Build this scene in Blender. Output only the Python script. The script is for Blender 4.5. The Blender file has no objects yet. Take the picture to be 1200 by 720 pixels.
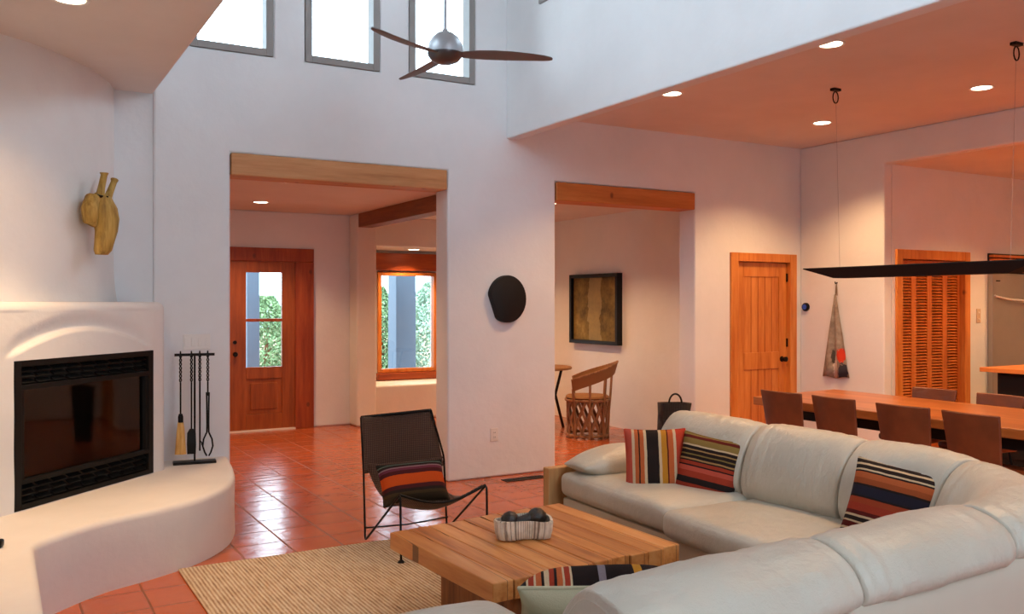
import bpy, bmesh, math, random
from mathutils import Vector, Matrix, noise
random.seed(7)
SC = bpy.context.scene
COL = SC.collection
R = math.radians
PI = math.pi

# ------------------------------------------------------------ materials
def s2l(h):
    h = h.lstrip('#'); out = []
    for i in (0, 2, 4):
        c = int(h[i:i+2], 16) / 255
        out.append(c / 12.92 if c <= 0.04045 else ((c + .055) / 1.055) ** 2.4)
    return (out[0], out[1], out[2], 1)

class NT:
    def __init__(s, name):
        s.m = bpy.data.materials.new(name); s.m.use_nodes = True
        s.t = s.m.node_tree; s.b = s.t.nodes['Principled BSDF']
        s.tc = None
    def n(s, typ, **kw):
        x = s.t.nodes.new(typ)
        for k, v in kw.items():
            if k in x.inputs.keys() if hasattr(x.inputs, 'keys') else False: x.inputs[k].default_value = v
            else: setattr(x, k, v)
        return x
    def l(s, a, b): s.t.links.new(a, b)
    def obj(s, scale=(1, 1, 1), loc=(0, 0, 0), rot=(0, 0, 0)):
        tc = s.n('ShaderNodeTexCoord'); mp = s.n('ShaderNodeMapping')
        mp.inputs['Scale'].default_value = scale; mp.inputs['Location'].default_value = loc; mp.inputs['Rotation'].default_value = rot
        s.l(tc.outputs['Object'], mp.inputs['Vector']); return mp.outputs['Vector']
    def noise(s, vec, scale, detail=4, rough=.55):
        x = s.n('ShaderNodeTexNoise'); x.inputs['Scale'].default_value = scale; x.inputs['Detail'].default_value = detail
        x.inputs['Roughness'].default_value = rough; s.l(vec, x.inputs['Vector']); return x.outputs['Fac']
    def ramp(s, fac, stops, const=False):
        x = s.n('ShaderNodeValToRGB'); r = x.color_ramp
        r.interpolation = 'CONSTANT' if const else 'LINEAR'
        while len(r.elements) < len(stops): r.elements.new(.5)
        for e, (p, c) in zip(r.elements, stops): e.position = p
        for e, (p, c) in zip(r.elements, stops): e.position = p; e.color = s2l(c) if isinstance(c, str) else c
        s.l(fac, x.inputs['Fac']); return x.outputs['Color']
    def mix(s, fac, a, b, mode='MIX'):
        x = s.n('ShaderNodeMix'); x.data_type = 'RGBA'; x.blend_type = mode
        for sock, v in ((x.inputs[0], fac), (x.inputs[6], a), (x.inputs[7], b)):
            if isinstance(v, (int, float)): sock.default_value = v
            elif isinstance(v, (tuple, list)): sock.default_value = v
            elif isinstance(v, str): sock.default_value = s2l(v)
            else: s.l(v, sock)
        return x.outputs[2]
    def math(s, op, a, b=0, c=None):
        x = s.n('ShaderNodeMath'); x.operation = op
        for i, v in enumerate((a, b, c)):
            if v is None: continue
            if isinstance(v, (int, float)): x.inputs[i].default_value = v
            else: s.l(v, x.inputs[i])
        return x.outputs[0]
    def sep(s, vec):
        x = s.n('ShaderNodeSeparateXYZ'); s.l(vec, x.inputs[0]); return x.outputs
    def bump(s, h, strength=.3, dist=.01):
        x = s.n('ShaderNodeBump'); x.inputs['Strength'].default_value = strength; x.inputs['Distance'].default_value = dist
        s.l(h, x.inputs['Height']); s.l(x.outputs['Normal'], s.b.inputs['Normal'])
    def base(s, c):
        if isinstance(c, str): s.b.inputs['Base Color'].default_value = s2l(c)
        elif isinstance(c, tuple): s.b.inputs['Base Color'].default_value = c
        else: s.l(c, s.b.inputs['Base Color'])
    def rough(s, r, metal=0, spec=.5):
        if isinstance(r, (int, float)): s.b.inputs['Roughness'].default_value = r
        else: s.l(r, s.b.inputs['Roughness'])
        s.b.inputs['Metallic'].default_value = metal; s.b.inputs['Specular IOR Level'].default_value = spec

def m_plain(name, c, rough=.6, metal=0, spec=.5, bs=0, bst=.2, var=.06):
    t = NT(name); v = t.obj()
    f = t.noise(v, 9, 3)
    d = t.mix(f, c, c); 
    x = t.mix(t.math('MULTIPLY', f, var * 2), c, (0.02, .015, .01, 1)); t.base(x)
    t.rough(rough, metal, spec)
    if bs: t.bump(t.noise(v, bs, 4), bst, .004)
    return t.m

def m_plaster(name, c1, c2, rough=.85):
    t = NT(name); v = t.obj()
    f = t.noise(v, 1.7, 5, .6)
    t.base(t.ramp(f, [(.3, c1), (.7, c2)]))
    t.rough(rough, 0, .2)
    h = t.math('ADD', t.noise(v, 2.6, 5, .5), t.math('MULTIPLY', t.noise(v, 26, 3), .12))
    t.bump(h, .35, .03)
    return t.m

def m_wood(name, cols, axis='Z', scale=1, rough=.45, knots=False, planks=None, spec=.4):
    t = NT(name)
    k = {'X': (.09, 1, 1), 'Y': (1, .09, 1), 'Z': (1, 1, .09)}[axis]
    v = t.obj(tuple(a * scale for a in k))
    f = t.noise(v, 14, 6, .62)
    f2 = t.noise(v, 60, 3, .6)
    f = t.math('ADD', t.math('MULTIPLY', f, .8), t.math('MULTIPLY', f2, .2))
    n = len(cols); c = t.ramp(f, [(.33 + .34 * i / (n - 1), cols[i]) for i in range(n)])
    if planks:
        w, ax = planks
        o = t.sep(t.obj())
        cell = t.math('FLOOR', t.math('DIVIDE', o[ax], w))
        wn = t.n('ShaderNodeTexWhiteNoise'); wn.noise_dimensions = '1D'; t.l(cell, wn.inputs['W'])
        c = t.mix(t.math('MULTIPLY', wn.outputs['Value'], .42), c, cols[0])
        fr = t.math('FRACT', t.math('DIVIDE', o[ax], w))
        gap = t.math('LESS_THAN', fr, .03)
        c = t.mix(t.math('MULTIPLY', gap, .75), c, (.03, .012, .006, 1))
    if knots:
        vv = t.obj((1.6, 1.6, 1.1)); vo = t.n('ShaderNodeTexVoronoi'); vo.inputs['Scale'].default_value = 2.6; t.l(vv, vo.inputs['Vector'])
        kk = t.ramp(vo.outputs['Distance'], [(0, (1, 1, 1, 1)), (.05, (1, 1, 1, 1)), (.11, (0, 0, 0, 1))])
        c = t.mix(t.math('MULTIPLY', kk, .75), c, (.1, .03, .01, 1))
    t.base(c); t.rough(rough, 0, spec); t.bump(f, .12, .004)
    return t.m

def m_emit(name, c, st):
    t = NT(name); t.b.inputs['Emission Color'].default_value = s2l(c); t.b.inputs['Emission Strength'].default_value = st
    t.base(c); return t.m

def m_stripes(name, stops, axis=0, size=.4, weave=True, extra=None):
    """colour bands across one local axis of the cushion"""
    t = NT(name); v = t.obj(); o = t.sep(v)
    wob = t.math('MULTIPLY', t.math('SUBTRACT', t.noise(v, 14, 2), .5), .006)
    f = t.math('ADD', t.math('DIVIDE', t.math('ADD', o[axis], wob), size), .5)
    c = t.ramp(f, stops, const=True)
    w = t.noise(t.obj((3, 1, 1) if axis else (1, 3, 1)), 160, 2)
    c = t.mix(t.math('MULTIPLY', w, .35), c, (.02, .012, .01, 1))
    t.base(c); t.rough(.95, 0, .1); t.bump(w, .5, .003)
    return t.m

WALL = m_plaster('wall_plaster', '#d8dadc', '#e0e2e4')
CEIL = m_plaster('ceiling_plaster', '#d4cbc4', '#dcd4ce')
ADOBE = m_plaster('adobe_plaster', '#d8d6d3', '#e2e0dd')
HEARTH = m_plaster('hearth_plaster', '#d8d3cd', '#e2ddd7')
PINE = m_wood('pine', ['#b05f24', '#c87a36', '#d99048'], 'Z', 1, .4, knots=True)
PINE_X = m_wood('pine_beam', ['#a2683a', '#bb8150', '#cb9766'], 'X', .8, .55, knots=True)
PINE_X2 = m_wood('pine_beam_orange', ['#a8602a', '#bd7236', '#cc8446'], 'X', .8, .5, knots=True)
PINE_Y = m_wood('pine_beam_dark', ['#6b3d20', '#7d4a28', '#94592f'], 'Y', .8, .5)
DOORW = m_wood('stained_door_wood', ['#7c3d18', '#944b1f', '#a85a2a'], 'Z', 1, .35)
CASEW = m_wood('stained_casing_wood', ['#7a2f12', '#93411a', '#a95425'], 'Z', 1, .4, knots=True)
LINTW = m_wood('stained_lintel_wood', ['#7a2f12', '#93411a', '#a95425'], 'X', 1, .4)
LOUV = m_wood('louver_wood', ['#a8541e', '#c06a2c', '#cf7c3a'], 'Z', 1, .4)
FRAMEG = m_plain('grey_window_frame', '#8f8b88', .5, bs=40)
BLACK = m_plain('black_metal', '#111112', .38, .6, .5, bs=60, bst=.1)
BLACKM = m_plain('matte_black', '#0d0c0d', .6, 0, .3, bs=50, bst=.3)
IRON = m_plain('wrought_iron', '#1a1818', .5, .7, .5, bs=80)
FIREBLK = m_plain('firebox_black', '#060606', .6, 0, .25, bs=30, bst=.1)
SOOT = m_plain('soot_brick', '#3a3430', .9, 0, .1, bs=20, bst=.6)
LOG = m_wood('log_bark', ['#3a2018', '#6b3c24', '#8b5332'], 'X', 1, .9)
BRONZE = m_plain('dark_bronze', '#241a14', .35, .8, .5)
STEEL = m_plain('brushed_steel', '#b4aca4', .42, .9, .5)
CHROME = m_plain('polished_steel', '#f0f0f0', .25, .6, .8)
FANM = m_plain('fan_pewter', '#a4a4a8', .4, .6, .5)
FANB = m_plain('fan_blade_grey', '#6a625f', .5, .1, .5)
PLASTIC = m_plain('white_plastic', '#dfdcd8', .4, 0, .5, var=.02)
SLOT = m_plain('dark_slot', '#3a3735', .6)
DLEATHER = NT('brown_chair_leather'); v = DLEATHER.obj(); f = DLEATHER.noise(v, 6, 4)
DLEATHER.base(DLEATHER.ramp(f, [(.3, '#5e2f18'), (.7, '#7a4022')])); DLEATHER.rough(.42, 0, .5); DLEATHER.bump(DLEATHER.noise(v, 120, 3), .15, .002); DLEATHER = DLEATHER.m

def leather():
    t = NT('cream_leather'); v = t.obj()
    f = t.noise(v, 2.2, 4)
    t.base(t.ramp(f, [(.3, '#bdb9aa'), (.7, '#c8c4b6')]))
    w = t.noise(t.obj((1, 1.8, 1)), 7, 5, .6); g = t.noise(v, 240, 2)
    t.rough(.38, 0, .45)
    t.bump(t.math('ADD', w, t.math('MULTIPLY', g, .06)), .6, .02)
    return t.m
LEATH = leather()
LEATHF = m_plain('cream_leather_base', '#c8bfae', .5, 0, .4, bs=8, bst=.3, var=.03)

def floor_mat():
    t = NT('saltillo_tile')
    v = t.obj(loc=(-.692, -4.78, 0))
    wv = t.n('ShaderNodeVectorMath'); wv.operation = 'ADD'
    nn = t.n('ShaderNodeTexNoise'); nn.inputs['Scale'].default_value = 3.0; t.l(v, nn.inputs['Vector'])
    sc = t.n('ShaderNodeVectorMath'); sc.operation = 'SCALE'; t.l(nn.outputs['Color'], sc.inputs[0]); sc.inputs['Scale'].default_value = .008
    t.l(v, wv.inputs[0]); t.l(sc.outputs[0], wv.inputs[1])
    b = t.n('ShaderNodeTexBrick'); b.offset = 0; b.squash = 1
    b.inputs['Scale'].default_value = 1; b.inputs['Brick Width'].default_value = .305; b.inputs['Row Height'].default_value = .305
    b.inputs['Mortar Size'].default_value = .007; b.inputs['Mortar Smooth'].default_value = .3; b.inputs['Bias'].default_value = 0
    b.inputs['Color1'].default_value = s2l('#b95c32'); b.inputs['Color2'].default_value = s2l('#9f4c2a'); b.inputs['Mortar'].default_value = s2l('#5c3a2a')
    t.l(wv.outputs[0], b.inputs['Vector'])
    f = t.noise(v, 7, 5, .6); f2 = t.noise(v, 1.6, 3)
    c = t.mix(t.math('MULTIPLY', f, .45), b.outputs['Color'], s2l('#c8703f'), 'MIX')
    c = t.mix(t.math('MULTIPLY', f2, .35), c, s2l('#8f4a2c'))
    t.base(c)
    r = t.math('ADD', t.math('MULTIPLY', b.outputs['Fac'], .5), t.math('ADD', .12, t.math('MULTIPLY', f, .16)))
    t.rough(r, 0, .55)
    h = t.math('ADD', t.math('MULTIPLY', t.math('SUBTRACT', 1, b.outputs['Fac']), .5), t.math('MULTIPLY', t.noise(t.obj((.7, 1.6, 1)), 7, 3), .8))
    t.bump(h, .34, .014)
    return t.m
FLOORM = floor_mat()

def jute():
    t = NT('jute_weave'); v = t.obj()
    w = t.n('ShaderNodeTexWave'); w.bands_direction = 'X'; w.inputs['Scale'].default_value = 15; w.inputs['Distortion'].default_value = 1.0; w.inputs['Detail Scale'].default_value = 3
    t.l(v, w.inputs['Vector'])
    w2 = t.n('ShaderNodeTexWave'); w2.bands_direction = 'Y'; w2.inputs['Scale'].default_value = 22; w2.inputs['Distortion'].default_value = 3; t.l(v, w2.inputs['Vector'])
    n = t.noise(t.obj((4, .8, 1)), 9, 5, .75)
    f = t.math('ADD', t.math('MULTIPLY', w.outputs['Fac'], .30), t.math('ADD', t.math('MULTIPLY', n, .62), t.math('MULTIPLY', w2.outputs['Fac'], .1)))
    t.base(t.ramp(f, [(.22, '#6f5440'), (.42, '#b0967c'), (.72, '#d8c9b2')]))
    t.rough(.95, 0, .1); t.bump(f, 1, .012)
    return t.m
JUTE = jute()

def weave(name, c1, c2, sc=60):
    t = NT(name); v = t.obj()
    w = t.n('ShaderNodeTexWave'); w.bands_direction = 'Z'; w.inputs['Scale'].default_value = sc * .5; w.inputs['Distortion'].default_value = .6; t.l(v, w.inputs['Vector'])
    w2 = t.n('ShaderNodeTexWave'); w2.bands_direction = 'X'; w2.inputs['Scale'].default_value = sc * .5; w2.inputs['Distortion'].default_value = .6; t.l(v, w2.inputs['Vector'])
    f = t.math('MULTIPLY', w.outputs['Fac'], w2.outputs['Fac'])
    t.base(t.ramp(f, [(.05, c1), (.6, c2)])); t.rough(.5, 0, .5); t.bump(f, .9, .006)
    return t.m
SLING = weave('woven_brown_leather', '#38231a', '#7c5640', 60)
WICKER = weave('black_wicker', '#050505', '#1c1a1a', 60)

def glass(name, tint=(1, 1, 1, 1), rough=0.0):
    m = bpy.data.materials.new(name); m.use_nodes = True; t = m.node_tree; t.nodes.clear()
    o = t.nodes.new('ShaderNodeOutputMaterial'); tr = t.nodes.new('ShaderNodeBsdfTransparent'); gl = t.nodes.new('ShaderNodeBsdfGlossy')
    gl.inputs['Roughness'].default_value = rough; tr.inputs['Color'].default_value = tint
    fr = t.nodes.new('ShaderNodeFresnel'); fr.inputs['IOR'].default_value = 1.45
    mx = t.nodes.new('ShaderNodeMixShader'); t.links.new(fr.outputs[0], mx.inputs[0]); t.links.new(tr.outputs[0], mx.inputs[1]); t.links.new(gl.outputs[0], mx.inputs[2])
    t.links.new(mx.outputs[0], o.inputs['Surface']); return m
GLASS = glass('window_glass', (.96, .98, .98, 1))
FGLASS = glass('smoked_fire_glass', (.78, .76, .74, 1), .04)

# ------------------------------------------------------------ mesh building
class MB:
    def __init__(s): s.bm = bmesh.new()
    def box(s, x0, x1, y0, y1, z0, z1, mtx=None):
        vs = [Vector((x, y, z)) for x in (x0, x1) for y in (y0, y1) for z in (z0, z1)]
        if mtx: vs = [mtx @ v for v in vs]
        v = [s.bm.verts.new(p) for p in vs]
        for f in ((0, 1, 3, 2), (4, 6, 7, 5), (0, 4, 5, 1), (2, 3, 7, 6), (0, 2, 6, 4), (1, 5, 7, 3)):
            s.bm.faces.new([v[i] for i in f])
        return s
    def ring(s, pts): return [s.bm.verts.new(p) for p in pts]
    def loft(s, rings, closed=True, cap=True):
        rs = [s.ring(r) for r in rings]
        n = len(rs[0])
        for a, b in zip(rs, rs[1:]):
            for i in range(n if closed else n - 1):
                j = (i + 1) % n
                s.bm.faces.new((a[i], a[j], b[j], b[i]))
        if cap and closed:
            s.bm.faces.new(list(reversed(rs[0]))); s.bm.faces.new(rs[-1])
        return s
    def tube(s, pts, r, n=8, cap=True):
        pts = [Vector(p) for p in pts]
        rr = r if isinstance(r, (list, tuple)) else [r] * len(pts)
        rings = []; up = None
        for i, p in enumerate(pts):
            d = (pts[min(i + 1, len(pts) - 1)] - pts[max(i - 1, 0)]).normalized()
            if up is None: up = Vector((0, 0, 1)) if abs(d.z) < .9 else Vector((1, 0, 0))
            a = d.cross(up).normalized(); b = a.cross(d).normalized(); up = b
            rings.append([p + (a * math.cos(2 * PI * k / n) + b * math.sin(2 * PI * k / n)) * rr[i] for k in range(n)])
        return s.loft(rings, True, cap)
    def lathe(s, prof, c=(0, 0, 0), n=24, axis='Z', cap=True, sq=(1, 1)):
        rings = []
        for r, h in prof:
            ring = []
            for k in range(n):
                a = 2 * PI * k / n; x, y = r * math.cos(a) * sq[0], r * math.sin(a) * sq[1]
                p = {'Z': (x, y, h), 'Y': (x, h, y), 'X': (h, x, y)}[axis]
                ring.append(Vector(p) + Vector(c))
            rings.append(ring)
        return s.loft(rings, True, cap)
    def prism(s, poly, z0, z1, f=None):
        f = f or (lambda a, b, h: Vector((a, b, h)))
        return s.loft([[f(a, b, z0) for a, b in poly], [f(a, b, z1) for a, b in poly]])
    def puff(s, hx, hy, hz, r, n=10, bulge=(0, 0, 0), mtx=None, nz=0, seed=0, pinch=0):
        """rounded, bulging box centred on the origin"""
        h = (hx, hy, hz); r = min(r, hx, hy, hz); cache = {}
        def vert(p):
            key = tuple(round(c, 5) for c in p)
            if key in cache: return cache[key]
            P = Vector([p[i] * h[i] for i in range(3)])
            inner = Vector([max(-(h[i] - r), min(h[i] - r, P[i])) for i in range(3)])
            d = P - inner
            v = inner + (d.normalized() * r if d.length > 1e-9 else d)
            for i in range(3):
                a, b = [p[j] for j in range(3) if j != i]
                v[i] += p[i] * bulge[i] * (1 - a * a) * (1 - b * b)
            if nz:
                q = v * 6 + Vector((seed * 3.1, seed * 1.7, seed)); v += Vector(v).normalized() * nz * noise.noise(q)
            if mtx: v = mtx @ v
            cache[key] = s.bm.verts.new(v); return cache[key]
        for ax in range(3):
            for sg in (-1, 1):
                for i in range(n):
                    for j in range(n):
                        q = []
                        for (u, w) in ((i, j), (i + 1, j), (i + 1, j + 1), (i, j + 1)):
                            p = [0, 0, 0]; p[ax] = sg
                            # denser near the edges
                            g = lambda t: math.sin((2 * t / n - 1) * PI / 2)
                            p[(ax + 1) % 3] = g(u); p[(ax + 2) % 3] = g(w)
                            q.append(vert(p))
                        if sg < 0: q.reverse()
                        try: s.bm.faces.new(q)
                        except ValueError: pass
        return s
    def ellipsoid(s, c, r, n=20, m=12, nz=0, fr=6, mtx=None):
        rings = []
        for i in range(m + 1):
            t = -PI / 2 + PI * (i + .02) / (m + .04); ring = []
            for k in range(n):
                a = 2 * PI * k / n
                v = Vector((math.cos(t) * math.cos(a), math.cos(t) * math.sin(a), math.sin(t)))
                if nz: v *= 1 + nz * noise.noise(v * fr + Vector(c) * 7)
                v = Vector((v.x * r[0], v.y * r[1], v.z * r[2])) 
                if mtx: v = mtx @ v
                ring.append(v + Vector(c))
            rings.append(ring)
        return s.loft(rings)
    def build(s, name, mat, parent=None, smooth=None, bevel=0, local=False, sub=0, seg=2):
        bmesh.ops.recalc_face_normals(s.bm, faces=s.bm.faces)
        me = bpy.data.meshes.new(name); 
        off = Vector((0, 0, 0))
        if parent is not None and not local:
            p = parent
            while p is not None: off += Vector(p.location); p = p.parent
            for v in s.bm.verts: v.co -= off
        s.bm.to_mesh(me); s.bm.free()
        me.materials.append(mat)
        o = bpy.data.objects.new(name, me); COL.objects.link(o)
        if parent is not None: o.parent = parent
        if smooth is not None:
            for p in me.polygons: p.use_smooth = True
            if smooth < 180:
                try: me.set_sharp_from_angle(angle=R(smooth))
                except Exception: pass
        if bevel:
            b = o.modifiers.new('b', 'BEVEL'); b.width = bevel; b.segments = seg; b.limit_method = 'ANGLE'; b.angle_limit = R(40); b.harden_normals = False
        if sub:
            q = o.modifiers.new('s', 'SUBSURF'); q.levels = sub; q.render_levels = sub
        return o

def tag(o, label=None, cat=None, group=None, kind=None):
    if label: o['label'] = label
    if cat: o['category'] = cat
    if group: o['group'] = group
    if kind: o['kind'] = kind
    return o
def empty(name, loc, label=None, cat=None, group=None, rz=0, kind=None):
    o = bpy.data.objects.new(name, None); COL.objects.link(o); o.location = loc; o.rotation_euler = (0, 0, rz)
    o.empty_display_size = .1
    return tag(o, label, cat, group, kind)
def copy_tree(o, parent=None):
    c = o.copy(); COL.objects.link(c); c.parent = parent
    for ch in [x for x in bpy.data.objects if x.parent == o]: copy_tree(ch, c)
    return c
def struct(mb, name, mat, label, **kw):
    o = mb.build(name, mat, **kw); return tag(o, label, None, None, 'structure')

def slab(fixed, a0, a1, z0, z1, t0, t1, holes=(), extra_a=(), extra_z=()):
    """wall running along one axis with rectangular holes; fixed 'Y' = wall in plane Y, runs in X"""
    A = sorted({a0, a1, *[h[0] for h in holes], *[h[1] for h in holes]}); Z = sorted({z0, z1, *[h[2] for h in holes], *[h[3] for h in holes]})
    A = [a for a in A if a0 <= a <= a1]; Z = [z for z in Z if z0 <= z <= z1]
    solid = lambda i, j: 0 <= i < len(A) - 1 and 0 <= j < len(Z) - 1 and not any(h[0] <= (A[i] + A[i + 1]) / 2 <= h[1] and h[2] <= (Z[j] + Z[j + 1]) / 2 <= h[3] for h in holes)
    m = MB(); cache = {}
    def V(a, t, z):
        k = (round(a, 5), round(t, 5), round(z, 5))
        if k not in cache: cache[k] = m.bm.verts.new((a, t, z) if fixed == 'Y' else (t, a, z))
        return cache[k]
    for i in range(len(A) - 1):
        for j in range(len(Z) - 1):
            if not solid(i, j): continue
            a, b, c, d = A[i], A[i + 1], Z[j], Z[j + 1]
            for t in (t0, t1): m.bm.faces.new([V(a, t, c), V(b, t, c), V(b, t, d), V(a, t, d)])
            if not solid(i - 1, j): m.bm.faces.new([V(a, t0, c), V(a, t1, c), V(a, t1, d), V(a, t0, d)])
            if not solid(i + 1, j): m.bm.faces.new([V(b, t0, c), V(b, t1, c), V(b, t1, d), V(b, t0, d)])
            if not solid(i, j - 1): m.bm.faces.new([V(a, t0, c), V(b, t0, c), V(b, t1, c), V(a, t1, c)])
            if not solid(i, j + 1): m.bm.faces.new([V(a, t0, d), V(b, t0, d), V(b, t1, d), V(a, t1, d)])
    bmesh.ops.dissolve_limit(m.bm, angle_limit=R(1), verts=m.bm.verts, edges=m.bm.edges)
    return m

# ------------------------------------------------------------ setting
YB = 6.86; TH = 5.0; YR = -2.6
m = MB(); m.box(-1, 11.6, YR - .2, 11.8, -.12, 0); struct(m, 'floor', FLOORM, 'glossy square terracotta tile floor')
wins = [(1.247, 1.862), (2.113, 2.73), (2.994, 3.605)]
WZ = (3.41, 4.8)
holes = [(1.54, 3.345, -1, 2.65), (4.435, 6.096, -1, 2.63), (6.60, 7.49, -1, 2.01)] + [(a, b, *WZ) for a, b in wins] + [(4.05, 8, 3.35, 6)]
struct(slab('Y', 1.0, 7.72, 0, TH, YB, YB + .24, holes), 'wall_back', WALL, 'tall white plaster wall with the two beamed openings', bevel=.018, seg=3)
struct(slab('Y', -.9, 1.0, 0, TH, YB + .03, YB + .24, [(-1, .87, 3.15, 6)]), 'wall_back_left', WALL, 'narrow white wall strip beside the chimney')
m = MB(); m.box(-.9, -.7, YR, YB + .03, 0, 3.15); struct(m, 'wall_left', WALL, 'white wall behind the bench on the left side')
m = MB(); m.box(-.7, 1.0, YR, YB + .03, 3.03, 3.15); struct(m, 'ceiling_left', CEIL, 'low ceiling above the fireplace', bevel=.012)
hl = [(4.7, 6.1, 3.6, 4.6), (2.1, 3.5, 3.6, 4.6), (-.1, 1.6, 3.55, 4.7)]  # unseen high windows, added to throw daylight onto the opposite upper wall
struct(slab('X', YR, YB + .03, 3.15, TH, .88, 1.0, hl), 'wall_left_upper', WALL, 'upper wall with added unseen high windows over the low fireplace ceiling')
hw = [(4.3, 6.31, 4.0, 4.88), (2.0, 4.0, 4.0, 4.88), (-.3, 1.7, 4.0, 4.88)]  # enlarged for daylight on the left and back walls; second and third unseen
struct(slab('X', YR, YB, 2.97, TH, 3.92, 4.04, hw), 'wall_right_upper', WALL, 'white upper wall hanging over the edge of the dining area', bevel=.012)
m = MB(); m.box(.88, 4.04, YR - .2, YB + .24, TH, TH + .15); struct(m, 'ceiling_high', CEIL, 'high ceiling above the living area')
m = MB(); m.box(4.04, 7.72, YR - .2, YB + .24, 3.2, 3.35); struct(m, 'ceiling_dining', CEIL, 'dining area ceiling with recessed lamps')
struct(slab('X', YR, YB, 0, 3.2, 7.6, 7.72, [(.6, 5.80, -1, 2.9)]), 'wall_right', WALL, 'warm lit wall beside the dining table with kitchen opening', bevel=.015)
m = MB(); m.box(7.72, 11.4, .4, 5.8, 2.9, 3.05); struct(m, 'ceiling_kitchen', CEIL, 'lower kitchen ceiling')
struct(slab('Y', 7.72, 11.4, 0, 2.9, 5.80, 5.95, [(7.80, 8.935, -1, 2.03)]), 'wall_kitchen', WALL, 'kitchen wall around the louvred door and refrigerator')
m = MB(); m.box(11.4, 11.55, .4, 5.95, 0, 3.05); struct(m, 'wall_kitchen_end', WALL, 'far end wall of the kitchen')
m = MB(); m.box(7.72, 11.4, .25, .4, 0, 3.05); struct(m, 'wall_kitchen_rear', WALL, 'rear wall of the kitchen')
struct(slab('Y', -.9, 7.72, 0, TH, YR - .2, YR, [(1.3, 2.7, .15, 2.1), (1.2, 3.7, 3.25, 4.85), (4.05, 8, 3.35, 6), (-1, .87, 3.15, 6)]), 'wall_rear', WALL, 'rear wall with unseen fill daylight windows behind the camera')
m = MB(); m.box(7.72, 9.1, 6.5, 6.6, 0, 2.9); m.box(9.0, 9.1, 5.95, 6.5, 0, 2.9); m.box(7.72, 9.1, 5.95, 6.6, 2.9, 3.0); struct(m, 'wall_pantry', WALL, 'pantry walls behind the louvred door')
m = MB(); m.box(6.75, 7.9, 7.7, 7.8, 0, 2.3); m.box(6.75, 7.9, 7.10, 7.8, 2.3, 2.4); m.box(7.72, 7.9, 7.1, 7.8, 0, 2.4); struct(m, 'wall_closet', WALL, 'closet walls behind the pine door')
# hall behind the openings
HX0 = 1.1
struct(slab('Y', HX0 - .15, 6.75, 0, 2.62, 10.73, 10.9, [(2.36, 3.30, -1, 2.10), (4.12, 5.85, -1, 2.25)]), 'wall_hall', WALL, 'hall wall around the wooden entry door', bevel=.015)
m = MB(); m.box(3.86, 4.12, 10.45, 10.73, 0, 2.62); m.box(4.0, 4.12, 10.9, 11.6, 0, 2.62); struct(m, 'wall_hall_pier', WALL, 'narrow plaster pier carrying the dark beam', bevel=.03, seg=3)
m = MB(); m.box(HX0 - .15, HX0, 7.1, 10.73, 0, 2.62); struct(m, 'wall_hall_left', WALL, 'left wall of the hall')
m = MB(); m.box(6.6, 6.75, 7.1, 10.73, 0, 2.62); struct(m, 'wall_hall_right', WALL, 'warm lit wall with the framed picture')
m = MB(); m.box(HX0 - .15, 6.75, 7.1, 10.9, 2.62, 2.75); struct(m, 'ceiling_hall', CEIL, 'hall ceiling with recessed lamp')
struct(slab('Y', 4.0, 6.0, 0, 2.6, 11.6, 11.78, [(4.58, 5.47, .56, 1.95)]), 'wall_alcove', WALL, 'alcove wall around the picture window')
m = MB(); m.box(4.12, 6.0, 10.9, 11.6, 2.25, 2.4); struct(m, 'ceiling_alcove', CEIL, 'lit ceiling of the window alcove')
m = MB(); m.box(5.85, 6.0, 10.9, 11.6, 0, 2.25); struct(m, 'wall_alcove_right', WALL, 'right wall of the window alcove')
m = MB(); m.box(4.12, 5.85, 10.84, 11.6, 0, .45); struct(m, 'trim_4', WALL, 'plastered window seat in the alcove', bevel=.02)
# beams
m = MB(); m.box(1.545, 3.335, YB - .012, YB + .235, 2.483, 2.65); struct(m, 'trim_1', PINE_X, 'pale knotty pine header over the hall opening', bevel=.008)
m = MB(); m.box(4.44, 6.09, YB - .012, YB + .235, 2.458, 2.625); struct(m, 'trim_2', PINE_X2, 'orange pine header over the opening with the barrel chair', bevel=.008)
m = MB(); m.box(3.88, 4.06, 7.1, 10.45, 2.45, 2.62); struct(m, 'trim_3', PINE_Y, 'dark wooden beam under the hall ceiling', bevel=.008)
m = MB(); m.box(4.5, 5.84, 11.52, 11.6, 1.97, 2.21); struct(m, 'trim_5', LINTW, 'stained wooden lintel over the picture window', bevel=.005)

# high windows
def window(idx, a0, a1, z0, z1, plane, fixed, mat, lab, fw=.055, depth=.05, recess=.0, pane=True):
    w = empty('window_%d' % idx, (0, 0, 0), lab, None, None, 0, 'structure')
    m = MB()
    def bx(a, b, c, d, t0, t1):
        if fixed == 'Y': m.box(a, b, t0, t1, c, d)
        else: m.box(t0, t1, a, b, c, d)
    t0, t1 = plane
    bx(a0, a0 + fw, z0, z1, t0, t1); bx(a1 - fw, a1, z0, z1, t0, t1); bx(a0 + fw, a1 - fw, z0, z0 + fw, t0, t1); bx(a0 + fw, a1 - fw, z1 - fw, z1, t0, t1)
    m.build('window_frame', mat, w, bevel=.004)
    if pane:
        m = MB(); tm = t0 * .2 + t1 * .8
        bx(a0 + fw - .005, a1 - fw + .005, z0 + fw - .005, z1 - fw + .005, tm, tm + .004); m.build('pane', GLASS, w)
    return w
for i, (a, b) in enumerate(wins):
    w = window(i + 1, a, b, WZ[0], WZ[1], (YB - .006, YB + .13), 'Y', FRAMEG, ['first', 'middle', 'third'][i] + ' high grey framed window, counted from the fireplace')
for i, h in enumerate(hw):
    window(4 + i, h[0], h[1], h[2], h[3], (3.91, 4.03), 'X', FRAMEG, ['side high window nearest the fan corner', 'unseen side high window, second from the fan corner', 'unseen side high window, third from the fan corner'][i])
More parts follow.
